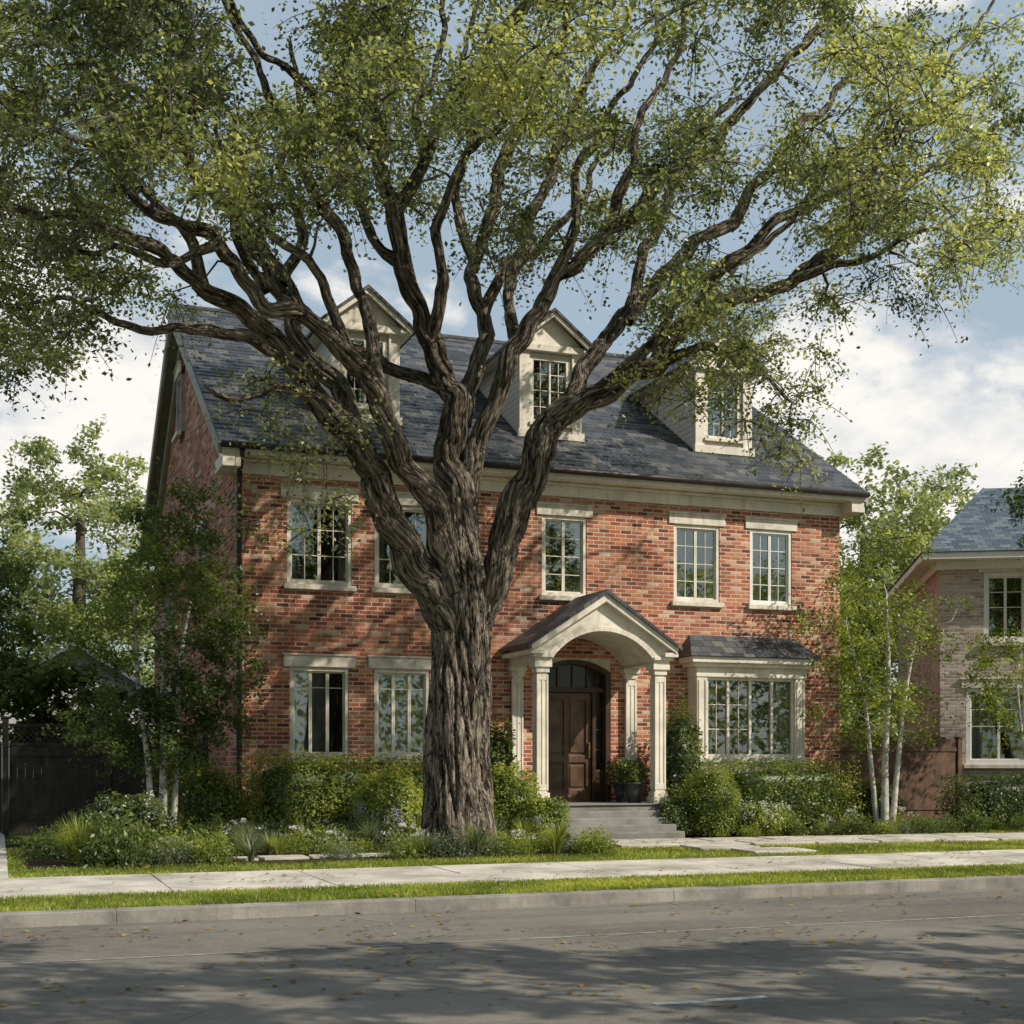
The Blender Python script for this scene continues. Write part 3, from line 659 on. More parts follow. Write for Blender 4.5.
mb.build('roof', M['roof_far'], fh)
for xx in (-3.4, -1.2):
    wf = MB().box(xx-.08, xx+1.08, 19.93, 19.998, 1.3, 2.7).build('window', M['white'], fh); MB().box(xx, xx+1, 19.91, 19.93, 1.38, 2.62).build('pane', M['glass'], wf)
# ================================================================== FENCES
def fence(name, label, x0, x1, y, z1, mt, lattice, arch=False):
    root = thing(name, label, 'fence', ((x0+x1)/2, y, 0)); n = max(1, round((x1-x0)/1.9)); w = (x1-x0)/n
    for i in range(n+1):
        p = MB().box(x0+i*w-.06, x0+i*w+.06, y-.06, y+.06, -.05, z1+.1); p.box(x0+i*w-.08, x0+i*w+.08, y-.08, y+.08, z1+.1, z1+.14); p.build('post', M[mt], root, .008)
    for i in range(n):
        a, b = x0+i*w+.065, x0+(i+1)*w-.065; mb = MB(); top = z1-.42 if lattice else z1; k = int((b-a)/.14); bw = (b-a)/k
        for j in range(k):
            tt = top+(.22*math.sin(math.pi*(j+.5)/k) if arch else 0); mb.box(a+j*bw+.001, a+(j+1)*bw-.001, y-.012, y+.012, .05, tt)
        mb.box(a, b, y-.035, y-.013, .3, .39); mb.box(a, b, y-.035, y-.013, top-.2, top-.11); mb.build('panel', M[mt], root)
        if lattice:
            mb = MB(); mb.box(a, b, y-.03, y+.03, top+.002, top+.05); mb.box(a, b, y-.03, y+.03, z1-.05, z1); z0_ = top+.05; hh = z1-.05-z0_; xx = a-hh
            while xx < b:
                for s in (0, 1):
                    p = [(xx, z0_), (xx+hh, z1-.05)] if s == 0 else [(xx+hh, z0_), (xx, z1-.05)]
                    (xa, za), (xb, zb) = p
                    if min(xa, xb) >= a and max(xa, xb) <= b: yy = y-.012 if s else y+.003; mb.prism([(xa-.014, za), (xa+.014, za), (xb+.014, zb), (xb-.014, zb)], 'y', yy, yy+.009)
                xx += .11
            mb.build('lattice', M[mt], root)
fence('timber_fence', 'dark timber fence with lattice top left of the brick house', -11.5, -.15, 3.0, 2.15, 'fence_dark', True)
fence('timber_fence', 'brown timber fence with arched panels between the two houses', 13.05, 16.9, 1.2, 1.85, 'fence_brown', False, True)
# ================================================================== THE BIG TREE
TX, TY = 2.73, -4.5
big = thing('large_tree', 'huge spreading shade tree with thick furrowed trunk in front of the brick house', 'tree', (TX, TY, 0))
def L3(rows, k=.84):
    out = []
    for px, py, dy, w in rows:
        p, D = at(px, py, TY+dy); w = w*k if w > 14 else w; out.append((*p, w/2*D/FP))
    return out
LIMBS = {
'T': [(457, 868, 0, 104), (457, 846, 0, 88), (457, 815, 0, 78), (458, 770, 0, 72), (459, 710, 0, 67), (461, 660, 0, 64), (462, 620, 0, 64), (462, 585, 0, 56), (461, 545, 0, 44), (459, 500, 0, 36)],
'C': [(462, 560, 0, 44), (458, 510, 0, 44), (458, 460, .1, 40), (460, 420, .1, 35), (448, 380, .1, 30), (425, 330, 0, 27), (408, 270, -.1, 24), (392, 212, -.2, 22), (378, 150, -.3, 19), (372, 80, -.4, 16), (358, 10, -.5, 13), (352, -90, -.5, 9), (340, -200, -.4, 5)],
'A': [(458, 655, 0, 42), (436, 600, -.1, 46), (404, 545, -.3, 44), (380, 495, -.5, 40), (360, 450, -.7, 37), (328, 402, -.9, 33), (290, 358, -1.1, 29), (248, 325, -1.3, 24), (205, 292, -1.5, 20), (168, 258, -1.7, 16), (130, 234, -1.9, 13), (60, 224, -2, 9), (-20, 212, -2.1, 7), (-120, 190, -2.1, 4)],
'A2': [(366, 462, -.7, 26), (338, 392, -.2, 26), (300, 335, .2, 22), (282, 285, .6, 19), (243, 235, 1, 17), (205, 180, 1.2, 14), (165, 120, 1.3, 11), (110, 60, 1.2, 8), (60, -20, 1.1, 5)],
'A3': [(293, 360, -1.1, 15), (240, 338, -1.6, 12), (180, 327, -2, 9), (125, 324, -2.4, 7), (70, 302, -2.7, 5), (10, 300, -2.9, 3)],
'A4': [(205, 292, -1.5, 13), (190, 240, -1.2, 11), (150, 190, -1, 9), (110, 150, -.9, 7), (50, 110, -.8, 5)],
'A5': [(282, 285, .6, 12), (300, 230, .9, 10), (285, 170, 1, 8), (300, 110, 1.1, 6), (290, 40, 1.1, 4)],
'A6': [(328, 402, -.9, 14), (280, 385, -1.4, 10), (240, 395, -1.7, 6), (210, 385, -1.9, 3)],
'B': [(452, 590, -.2, 34), (435, 520, -.5, 34), (412, 468, -.8, 30), (388, 415, -1, 27), (352, 360, -1.3, 25), (312, 325, -1.6, 21), (265, 292, -1.9, 18), (215, 245, -2.2, 14), (150, 205, -2.5, 10), (90, 150, -2.7, 7), (20, 120, -2.8, 4)],
'B2': [(388, 415, -1, 17), (372, 340, -.6, 17), (355, 270, -.3, 15), (325, 210, .1, 13), (290, 140, .4, 10), (250, 60, .6, 7), (215, -40, .6, 4)],
'B3': [(265, 292, -1.9, 12), (235, 230, -1.7, 10), (225, 160, -1.6, 8), (190, 100, -1.5, 6), (170, 30, -1.4, 4)],
'B4': [(352, 360, -1.3, 13), (330, 300, -1.5, 11), (300, 250, -1.8, 9), (262, 215, -2, 7), (230, 150, -2.2, 5), (215, 90, -2.3, 3)],
'B5': [(215, 245, -2.2, 10), (160, 260, -2.6, 8), (100, 245, -3, 6), (40, 260, -3.2, 4)],
'C2': [(393, 215, -.2, 18), (425, 160, -.6, 15), (447, 108, -.9, 13), (485, 52, -1.1, 12), (527, 5, -1.3, 10), (575, -70, -1.4, 6)],
'C3': [(377, 150, -.3, 13), (330, 110, -.9, 10), (285, 60, -1.3, 8), (240, 20, -1.5, 6), (200, -40, -1.6, 4)],
'C4': [(408, 270, -.1, 13), (372, 240, .3, 11), (350, 190, .6, 9), (335, 130, .8, 7), (340, 50, .9, 5)],
'C5': [(425, 160, -.6, 10), (420, 100, -.3, 8), (440, 40, -.1, 6), (450, -30, 0, 4)],
'C6': [(430, 340, 0, 14), (445, 285, -.4, 12), (438, 230, -.8, 10), (452, 170, -1.1, 8), (500, 120, -1.3, 6), (520, 60, -1.5, 4)],
'D': [(464, 520, .1, 32), (474, 450, 0, 28), (492, 395, -.2, 24), (518, 350, -.4, 22), (545, 298, -.6, 20), (600, 245, -.9, 17), (655, 196, -1.2, 14), (712, 140, -1.4, 11), (770, 80, -1.5, 9), (830, 10, -1.6, 6), (880, -60, -1.6, 4)],
'D2': [(516, 352, -.4, 16), (510, 300, .1, 15), (520, 250, .5, 13), (545, 190, .8, 11), (565, 120, 1, 9), (610, 50, 1.1, 7), (650, -40, 1.1, 4)],
'D3': [(600, 245, -.9, 12), (625, 180, -.7, 10), (640, 120, -.6, 8), (675, 60, -.5, 6), (690, -10, -.4, 4)],
'D4': [(545, 298, -.6, 12), (575, 230, -1.1, 10), (580, 160, -1.4, 8), (625, 90, -1.6, 6), (650, 20, -1.7, 4)],
'E': [(470, 640, 0, 40), (493, 575, -.1, 44), (524, 495, -.2, 40), (548, 438, -.3, 36), (578, 402, -.4, 31), (620, 384, -.5, 27), (655, 362, -.6, 25), (690, 325, -.8, 23), (735, 300, -.9, 20), (790, 280, -1.1, 16), (840, 247, -1.2, 13), (880, 207, -1.3, 10), (940, 165, -1.3, 8), (1010, 130, -1.3, 6), (1090, 90, -1.2, 3)],
'E2': [(562, 418, -.4, 24), (592, 362, -.1, 22), (628, 322, .2, 19), (665, 280, .4, 16), (705, 242, .6, 13), (752, 192, .7, 11), (800, 130, .8, 8), (860, 70, .8, 6), (920, 0, .8, 4)],
'E3': [(692, 324, -.8, 16), (722, 270, -1.1, 13), (765, 225, -1.4, 11), (830, 190, -1.7, 8), (900, 140, -2, 6), (980, 90, -2.2, 4)],
'E4': [(790, 280, -1.1, 10), (850, 262, -1.6, 7), (905, 240, -2, 5), (960, 215, -2.3, 3)],
'E5': [(628, 322, .2, 13), (640, 262, .5, 11), (668, 205, .7, 9), (690, 150, .8, 7), (740, 90, .8, 5)],
'E6': [(655, 362, -.6, 13), (700, 352, -.9, 10), (735, 358, -1.1, 7), (772, 378, -1.3, 4), (795, 400, -1.4, 2)],
'E7': [(600, 390, -.4, 14), (650, 345, -1.1, 12), (690, 290, -1.5, 10), (740, 262, -1.9, 8), (790, 225, -2.2, 6), (840, 150, -2.5, 4)],
'E8': [(840, 247, -1.2, 9), (870, 180, -.9, 8), (900, 110, -.8, 6), (960, 50, -.7, 4), (1000, 0, -.6, 3)],
'F': [(461, 425, .2, 26), (474, 370, .5, 22), (482, 320, .9, 19), (474, 260, 1.2, 16), (498, 180, 1.4, 13), (532, 110, 1.4, 10), (566, 20, 1.3, 7), (590, -80, 1.2, 4)],
'F2': [(474, 260, 1.2, 12), (455, 200, 1.4, 10), (470, 140, 1.5, 8), (460, 70, 1.5, 6), (480, -10, 1.4, 4)],
'F3': [(482, 320, .9, 12), (505, 265, 1.1, 10), (552, 235, 1.2, 8), (590, 180, 1.3, 6), (620, 140, 1.3, 4)],
'G': [(448, 395, 0, 16), (410, 372, .5, 13), (355, 352, .9, 11), (300, 300, 1.2, 9), (270, 240, 1.4, 7), (240, 160, 1.5, 5)],
}
P = []; Rr = []; T = []
def limb_mesh(name, K, sides, amp, seed, step):
    S = smooth_path(K, step); C3, rad = S[:, :3].copy(), S[:, 3]
    s = np.concatenate([[0], np.cumsum(np.linalg.norm(np.diff(C3, axis=0), axis=1))])
    if seed:
        for i in range(len(C3)):
            v = noise.noise_vector(Vector((s[i]*1.25, seed*7.3, 0))); v2 = noise.noise_vector(Vector((s[i]*3.1, seed*3.3, 5))); C3[i] += (np.array(v)*.20+np.array(v2)*.07)*min(1, s[i]/1.5)
    Tt, U, Wv = frames(C3); n = sides; V = []; bc = []; fu = []; tws = .18 if seed == 0 else .6
    for i in range(len(C3)):
        knot = 1+.16*noise.noise(Vector((s[i]*2.3, seed*5.1, 2)))
        for j in range(n):
            a = 2*math.pi*j/n; ca, sa = math.cos(a), math.sin(a); r = rad[i]*(knot if seed else 1)
            tw = s[i]*tws; cc, ss = math.cos(a+tw), math.sin(a+tw)
            rr_ = max(rad[i], .06)
            q = Vector((cc*rr_, ss*rr_, s[i]+seed*13))
            a1 = noise.noise(Vector((cc*rr_*8+seed, ss*rr_*8, q.z*.8)))
            n1 = min(1, abs(a1)*5.5)
            n2 = noise.noise(Vector((cc*rr_*24, ss*rr_*24+seed, q.z*4)))
            n0 = noise.noise(Vector((cc*1.2, ss*1.2+seed, q.z*.9)))
            lob = 0
            if seed == 0:
                hgt = C3[i][2]; lob = max(0, 1.0-hgt)*.09*(math.sin(a*5+.6)+.2)
            fv = (n1*2-1)*.75+n2*.4
            d = r*(1+.13*n0+lob)+amp*min(1, r*5)*(fv-.5)
            V.append(C3[i]+d*(ca*U[i]+sa*Wv[i])); bc.append((q.x, q.y, q.z)); fu.append(.5+.5*fv)
    V = np.array(V); m = len(C3); ii = np.arange(m-1)[:, None]*n; jj = np.arange(n)[None, :]; j2 = (jj+1) % n
    F = np.stack([ii+jj, ii+j2, ii+n+j2, ii+n+jj], -1).reshape(-1, 4)
    npmesh(name, V, F, M['bark'], big, smooth=True, attrs={'bc': np.array(bc), 'furrow': np.array(fu)})
    k0 = 0 if seed == 0 else int(len(C3)*.35)
    if seed != 0: P.extend(C3[k0:]); Rr.extend(rad[k0:]); T.extend(Tt[k0:])
for i, (k, rows) in enumerate(LIMBS.items()):
    K = L3(rows, .9 if k == 'T' else .78)
    if k == 'T': limb_mesh('trunk', K, 150, .06, 0, .045)
    else: limb_mesh('limb', K, 48 if rows[1][3] > 22 else 20, .036, i, .06 if rows[1][3] > 22 else .11)
# crown
LX = [-300, 0, 30, 60, 100, 150, 180, 230, 300, 340, 450, 500, 560, 620, 650, 700, 760, 800, 825, 845, 880, 920, 960, 1000, 1030, 1300]
LY = [430, 400, 410, 375, 355, 375, 315, 285, 245, 225, 225, 280, 280, 300, 340, 355, 400, 400, 370, 255, 290, 315, 315, 260, 240, 200]
Cl = []
tries = 0
while len(Cl) < 820 and tries < 60000:
    tries += 1
    px, py, dy = rng.uniform(-200, 1230), rng.uniform(-360, 470), rng.uniform(-6.2, 5.2)
    if py > np.interp(px, LX, LY)-14: continue
    p, D = at(px, py, TY+dy); p = np.array(p)
    if ((p[0]-3.2)/10.5)**2+((p[1]-TY)/6.6)**2+((p[2]-9.5)/6.6)**2 > 1: continue
    if p[1] > -1.6 and p[2] < zr(p[1])+1.2: continue
    if p[1] > .0 and p[2] < 11.4: continue
    if 250 < px < 640 and py > 130 and rng.random() < .5: continue
    nz = noise.noise(Vector((px*.012, py*.014, 3.7)))+.35*noise.noise(Vector((px*.035, py*.035, 8.7)))
    if nz < (-.12 if py > 120 else -.17): continue
    if Cl and np.min(np.linalg.norm(np.array(Cl)-p, axis=1)) < .45: continue
    Cl.append(p)
nmain = len(Cl)
for px, py, dy in [(300, 470, -1.5), (270, 430, -1.4), (330, 500, -1.2), (285, 400, -1.6), (320, 450, -1.), (250, 520, -1), (265, 380, -1.2), (240, 410, -1.6), (355, 415, -1.9), (310, 530, -1.3), (680, 380, -.6), (720, 400, -.5), (745, 420, -.8), (780, 455, -1), (660, 400, -.4), (800, 395, -1), (820, 350, -1.2), (700, 360, -1.2), (760, 370, -.6), (655, 340, -.2), (735, 345, -1.4), (810, 420, -1.1), (770, 405, -1.3), (800, 460, -1.3), (690, 400, -1.2), (715, 375, -1.0), (640, 375, -1.1), (760, 440, -1.4), (790, 425, -1.0), (820, 390, -1.4), (735, 380, -1.7), (870, 285, -1.8), (905, 300, -2), (930, 290, -2.1), (890, 265, -1.5), (950, 265, -2.3)]:
    Cl.append(np.array(at(px, py, TY+dy)[0]))
Cl = np.array(Cl)
major = Cl[rng.choice(nmain, 120, replace=False)]
brA, P2, R2, T2 = grow(P, Rr, T, major, .028, .018, .34, .3)
brB, *_ = grow(P2, R2, T2, Cl, .015, .011, .36, .25)
V, F = tubes(brA+brB, 6); npmesh('branches', V, F, M['twig'], big, smooth=True)
tn = ntone(Cl, .42, 1.0, .50)+rng.normal(size=len(Cl))*.08
nl = rng.integers(170, 360, len(Cl)); nl[nmain:] = rng.integers(130, 220, len(Cl)-nmain)
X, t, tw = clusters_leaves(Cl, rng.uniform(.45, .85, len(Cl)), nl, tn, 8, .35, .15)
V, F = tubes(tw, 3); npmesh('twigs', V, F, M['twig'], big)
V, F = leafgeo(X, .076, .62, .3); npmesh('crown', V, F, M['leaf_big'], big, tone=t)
print('LEAVES', len(X), 'clusters', len(Cl))
# ================================================================== SMALLER TREES
leafy_tree('birch_tree', 'slender white stemmed birch left of the brick house by the downspout', 'tree', (-1.6, -2.5, 0),
    [(0, 0, 5.0, .15, .1, .06), (.16, .1, 4.6, .4, -.1, .045), (-.14, .1, 4.2, -.25, .2, .05)], [((-1.4, -2.4, 3.3), (1.5, 1.0, 1.8), .62), ((-1.2, -2.4, 4.9), (.9, .7, 1.1), .16), ((-1.7, -2.3, 1.9), (1.35, .9, .8), .22)], 200, 125, .08, 'leaf_mid', barkm='birch', crad=.42, tbase=.35)
leafy_tree('ornamental_tree', 'airy multi stemmed pale green tree beside the right end of the brick house', 'tree', (12.85, -1.6, 0),
    [(0, 0, 4.9, .1, .1, .07), (.2, .05, 4.6, .75, 0, .055), (-.1, .1, 4.2, -.7, .1, .05)], [((12.9, -1.5, 3.8), (1.9, 1.3, 1.7), .62), ((13.0, -1.4, 5.2), (1.2, .9, 1.0), .15), ((12.6, -1.6, 2.3), (1.7, 1., .7), .23)], 130, 80, .08, 'leaf_lite', barkm='birch', crad=.44, tbase=.3, brm='birch')
leafy_tree('young_tree', 'small loose young tree at the right edge in front of the tan brick house', 'tree', (15.6, -2.6, 0),
    [(0, 0, 3.6, -.1, 0, .045), (.1, 0, 3.2, -.4, 0, .035)], [((15.3, -2.6, 3.1), (1.3, 1., 1.1), 1.)], 50, 90, .08, 'leaf_lite', barkm='birch', crad=.42)
leafy_tree('street_tree', 'tall dark leaved tree reaching in over the right edge above the hipped roof', 'tree', (19.0, -2.6, 0),
    [(0, 0, 7.2, 0, 0, .16)], [((18.0, -2.6, 6.8), (2.5, 1.8, 1.9), 1.)], 140, 130, .10, 'leaf_mid', crad=.6, r0=.1, tbase=.35)
BGT = [
 ('tall dark bushy tree at the left edge behind the dark fence', (-5.9, 13, 0), 10.3, 2.9, 'leaf_mid', .17, 140, 160),
 ('lower dark tree behind the dark fence left of the birch', (-2.4, 11.5, 0), 4.4, 1.9, 'leaf_mid', .18, 80, 130),
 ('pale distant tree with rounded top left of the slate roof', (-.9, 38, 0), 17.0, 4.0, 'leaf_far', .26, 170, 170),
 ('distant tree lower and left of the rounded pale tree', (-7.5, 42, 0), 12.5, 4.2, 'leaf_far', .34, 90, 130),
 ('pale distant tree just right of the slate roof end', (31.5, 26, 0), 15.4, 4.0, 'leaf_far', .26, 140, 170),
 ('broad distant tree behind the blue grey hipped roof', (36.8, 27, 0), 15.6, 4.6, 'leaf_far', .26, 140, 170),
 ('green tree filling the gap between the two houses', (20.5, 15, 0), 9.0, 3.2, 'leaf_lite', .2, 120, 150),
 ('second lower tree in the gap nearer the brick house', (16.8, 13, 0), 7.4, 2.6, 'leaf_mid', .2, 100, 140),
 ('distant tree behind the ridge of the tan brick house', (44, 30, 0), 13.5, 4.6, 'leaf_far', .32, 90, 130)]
for lab, b_, h_, r_, lm, ls, nc, nl_ in BGT:
    leafy_tree('background_tree', lab, 'tree', b_, [(0, 0, h_*.75, rnd.uniform(-.4, .4), 0, .035*h_*.7)],
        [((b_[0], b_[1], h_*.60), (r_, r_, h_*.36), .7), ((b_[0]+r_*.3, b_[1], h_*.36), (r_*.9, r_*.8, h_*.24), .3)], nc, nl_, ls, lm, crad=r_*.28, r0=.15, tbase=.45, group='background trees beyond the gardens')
for lab, b_, c_, r_, nc_ in [('unseen tree added across the road to shade the near lane on the right', (8.6, -27.5, 0), (7.6, -23.0, 7.2), (4.6, 2.5, 1.9), 85),  # first two are out of view, added with crowns set to shade the road
                        ('unseen tree added across the road to shade the near lane on the left', (-.5, -28.5, 0), (.8, -22.3, 8.6), (4.6, 2.9, 1.9), 115),
                        ('tall street tree further along across the road', (16.5, -29, 0), (16, -28, 8.5), (4.5, 4, 3.2), 100),
                        ('tall street tree back along across the road', (-10.5, -32, 0), (-10.5, -31.5, 8.5), (4.5, 4, 3.2), 100),
                        ('big street tree well behind the pavement across the road', (3, -37, 0), (3, -37, 9), (5, 4, 4), 100)]:
    leafy_tree('unseen_roadside_tree', lab, 'tree', b_, [(0, 0, c_[2]-.5, c_[0]-b_[0], c_[1]-b_[1], .22)], [(c_, r_, 1.)], nc_, 130, .18, 'leaf_mid', crad=.62, r0=.15, group='street trees across the road')
def belt(label, x0, x1, y, h0, nb_, nl_, ls, s):
    X = []
    for i in range(nb_):
        x = rng.uniform(x0, x1); h = h0+h0*.45*noise.noise(Vector((x*.07, y, 0)))
        X.append(np.array([x, y+rng.uniform(-3, 3), 0])+np.stack([rng.normal(size=nl_)*s, rng.normal(size=nl_)*1.2, rng.uniform(0, 1, nl_)**.8*h], 1))
    X = np.concatenate(X); V, F = leafgeo(X, ls, .7, .2)
    tag(npmesh('distant_tree_belt', V, F, M['leaf_far'], tone=np.clip(ntone(X, .12, .8, .5), 0, 1)), label, 'trees', kind='stuff')
belt('far belt of pale trees along the horizon behind the houses', -60, 130, 75, 7, 240, 110, .95, 2.2)
belt('belt of trees across the street behind the viewer', -45, 70, -52, 13, 130, 260, .5, 2.0)
# ================================================================== SHRUBS AND HEDGES
def shrub(name, label, cat, c, dims, n, ls, lm, group=None, box=False, lump=.25, tb=.5, flowers=None):
    x, y = c; w, d, h = dims
    root = thing(name, label, cat, (x, y, 0), group)
    u = rng.normal(size=(n, 3)); u /= np.linalg.norm(u, axis=1, keepdims=True)
    if box:
        s = np.max(np.abs(u), axis=1, keepdims=True); u = u/(s**.88)
    sc_ = np.array([w/2, d/2, h*.55]); rad = rng.uniform(.74, 1.03, (n, 1))+(.04 if box else .09)*np.abs(rng.normal(size=(n, 1)))*(rng.random((n, 1)) < .2)
    base = np.array([x, y, h*.47])
    lm_ = np.array([1+lump*noise.noise(Vector(tuple(q*np.array([w, d, h])*1.6+np.array([x, y, 0]))))+(.07 if box else .12)*noise.noise(Vector(tuple(q*np.array([w, d, h])*5+np.array([x, y, 0])))) for q in u])[:, None]
    Pn = base+u*sc_*rad*lm_; keep = Pn[:, 2] > .02; Pn = Pn[keep]; un = u[keep]
    tone = np.clip(tb+.8*np.array([noise.noise(Vector(tuple(p*2.6))) for p in Pn])+rng.normal(size=len(Pn))*.16, 0, 1)
    V, F = leafgeo(Pn, ls, .6, .2, un*.5)
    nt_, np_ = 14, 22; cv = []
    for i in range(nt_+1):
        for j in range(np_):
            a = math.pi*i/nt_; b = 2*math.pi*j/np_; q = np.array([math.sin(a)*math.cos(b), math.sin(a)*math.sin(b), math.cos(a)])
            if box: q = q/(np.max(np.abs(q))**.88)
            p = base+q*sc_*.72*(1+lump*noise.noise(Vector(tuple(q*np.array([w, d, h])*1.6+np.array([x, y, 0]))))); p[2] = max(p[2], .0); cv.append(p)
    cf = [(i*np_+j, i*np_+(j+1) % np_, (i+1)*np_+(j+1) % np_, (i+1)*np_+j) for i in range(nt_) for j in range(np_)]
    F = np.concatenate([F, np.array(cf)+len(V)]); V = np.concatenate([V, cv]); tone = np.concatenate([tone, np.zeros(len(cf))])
    npmesh('foliage', V, F, M[lm], root, tone=tone)
    mb = MB()
    for k in range(4): mb.tube([(x+rnd.uniform(-.1, .1), y+rnd.uniform(-.08, .08), -.02), (x+rnd.uniform(-.25, .25)*w, y+rnd.uniform(-.2, .2)*d, h*.6)], [.018, .008], 5)
    mb.build('stems', M['twig'], root)
    if flowers:
        fm, nf, fs = flowers; tops = Pn[(Pn[:, 2] > h*.45) & (Pn[:, 1] < y+d*.2)]; idx = rng.choice(len(tops), min(nf, len(tops)), replace=False); Q = []
        for i in idx: Q.append(tops[i]+np.array([0, -.01, .03])+rng.normal(size=(22, 3))*fs)
        Q = np.concatenate(Q); V, F = leafgeo(Q, .035, .8, .4); npmesh('blossoms', V, F, M[fm], root, tone=rng.uniform(0, 1, len(Q)))
    return root
HG = 'clipped hedges along the front of the brick house'
shrub('hedge', 'clipped green hedge under the left ground floor window', 'hedge', (1.15, -1.3), (2.5, 1.1, 1.5), 14000, .055, 'leaf_lite', HG, True, .12, .6)
shrub('hedge', 'clipped green hedge under the second ground floor window, left of the trunk', 'hedge', (3.2, -1.3), (1.7, 1.0, 1.46), 10000, .055, 'leaf_lite', HG, True, .12, .6)
shrub('hedge', 'clipped green hedge below the bay window', 'hedge', (10.7, -1.2), (3.2, 1.0, 1.40), 14000, .055, 'leaf_lite', HG, True, .10, .25)
shrub('hedge', 'dark low clipped hedge at the right edge in front of the tan brick house', 'hedge', (17.3, -.9), (4.6, 1.2, 1.12), 13000, .065, 'leaf_mid', HG, True, .08, .35)
shrub('shrub', 'low leafy shrub at the left corner of the brick house', 'shrub', (-.75, -1.3), (1.4, 1.1, 1.35), 5000, .068, 'leaf_lite')
shrub('shrub', 'bright bushy shrub just left of the big trunk', 'shrub', (2.15, -2.6), (1.3, 1.1, 1.3), 6500, .06, 'leaf_lite', tb=.65, lump=.35)
shrub('shrub', 'bright bushy shrub directly right of the big trunk', 'shrub', (4.55, -1.9), (1.15, 1.0, 1.35), 6000, .06, 'leaf_lite', tb=.65, lump=.4)
shrub('shrub', 'tall slim dark shrub against the wall left of the porch', 'shrub', (4.75, -.65), (.8, .8, 2.3), 4200, .07, 'leaf_mid', lump=.4)
shrub('shrub', 'small green shrub below the left porch column', 'shrub', (4.98, -2.5), (1.0, .8, .85), 4000, .055, 'leaf_lite', lump=.4)
shrub('shrub', 'round clipped bright bush right of the porch steps', 'shrub', (8.55, -2.15), (1.12, 1.1, 1.35), 8500, .045, 'leaf_lite', tb=.4, lump=.10)
shrub('shrub', 'tall conical dark shrub between porch and bay window', 'shrub', (8.6, -.8), (1.05, .9, 2.45), 5400, .07, 'leaf_mid', lump=.4)
shrub('shrub', 'reddish flecked low shrub beside the porch steps', 'shrub', (7.9, -2.0), (.75, .6, .8), 3000, .05, 'leaf_mid', lump=.45)
shrub('shrub', 'loose green shrub at the right corner of the brick house', 'shrub', (13.1, -.9), (1.1, .9, 1.0), 4000, .07, 'leaf_mid', lump=.35)
shrub('hydrangea', 'white flowering hydrangea in the left part of the front bed', 'shrub', (-2.25, -4.0), (1.3, 1.1, .95), 3800, .07, 'leaf_mid', None, False, .3, .5, ('petal_white', 14, .045))
shrub('hydrangea', 'white flowering hydrangea beside the round bush', 'shrub', (9.6, -2.2), (1.3, .8, .62), 3600, .06, 'leaf_lite', None, False, .3, .4, ('petal_white', 34, .035))
def potted(x, y, z, label):
    r = thing('potted_plant', label, 'potted plant', (x, y, z), 'potted plants beside the front door')
    MB().lathe(x, y, [(.0, z+.001), (.13, z+.001), (.17, z+.2), (.20, z+.36), (.215, z+.36), (.215, z+.40), (.18, z+.40), (.17, z+.34), (0, z+.34)], 24).build('pot', M['pot'], r, smooth=True)
    Q = ellip(900, (x, y, z+.58), (.27, .27, .26), .4, .3); V, F = leafgeo(Q, .07); npmesh('foliage', V, F, M['leaf_mid'], r, tone=rng.uniform(.2, .9, len(Q)))
potted(7.5, -.5, .62, 'dark glazed pot of green foliage on the porch right of the door')
potted(7.5, -1.0, .62, 'front dark pot of trailing foliage beside the right porch column')
# ------------------------------------------------------------------ bed perennials
def proto_tuft(n, h, sp, w):
    V = []; F = []
    for i in range(n):
        a = rnd.uniform(0, 6.28); r = rnd.uniform(0, .06); L = h*rnd.uniform(.6, 1.1); o = sp*rnd.uniform(.3, 1); dx, dy = math.cos(a), math.sin(a); k = len(V)
        for t_, ww in ((0, w), (.4, w), (.75, w*.7), (1, w*.1)):
            x, y, z = dx*(r+o*t_*t_), dy*(r+o*t_*t_), L*(t_-.28*t_*t_*(o/sp)); V += [(x-dy*ww, y+dx*ww, z), (x+dy*ww, y-dx*ww, z)]
        F += [(k+2*q, k+2*q+1, k+2*q+3, k+2*q+2) for q in range(3)]
    return np.array(V), np.array(F), rng.uniform(0, 1, len(F))
def proto_mound(n, w, h, ls):
    u = rng.normal(size=(n, 3)); u /= np.linalg.norm(u, axis=1, keepdims=True); u[:, 2] = np.abs(u[:, 2])
    ph = rng.uniform(0, 6, 3); lm_ = 1+.22*np.sin(u[:, :1]*5+ph[0])*np.cos(u[:, 1:2]*6+ph[1])
    Q = u*rng.uniform(.35, 1, (n, 1))*lm_*np.array([w/2, w/2, h]); V, F = leafgeo(Q, ls, .4, .3); return V, F, np.clip(.25+.5*Q[:, 2]/h+rng.normal(size=n)*.15, 0, 1), Q
def mesh_from(name, V, F, t_, m_):
    o = npmesh(name, V, F, m_, tone=t_); me = o.data; bpy.data.objects.remove(o); return me
PR = []
for k in range(2):
    V, F, t_ = proto_tuft(170, .62, .42, .007); PR.append(('ornamental_grass', 'grass clump', 'arching grassy clump', [('blades', mesh_from('blades', V, F, t_, M['leaf_grey' if k else 'leaf_lite']))]))
for k, (mm, ls, h) in enumerate((('leaf_mid', .05, .42), ('leaf_grey', .04, .36), ('leaf_lite', .06, .40), ('leaf_mid', .07, .5))):
    V, F, t_, Q = proto_mound(1700, .95, h, ls)
    PR.append(('perennial', 'plant', ['mid green leafy mound', 'silvery fine leaved mound', 'bright leafy mound', 'broad leaved green mound'][k], [('foliage', mesh_from('foliage', V, F, t_, M[mm]))]))
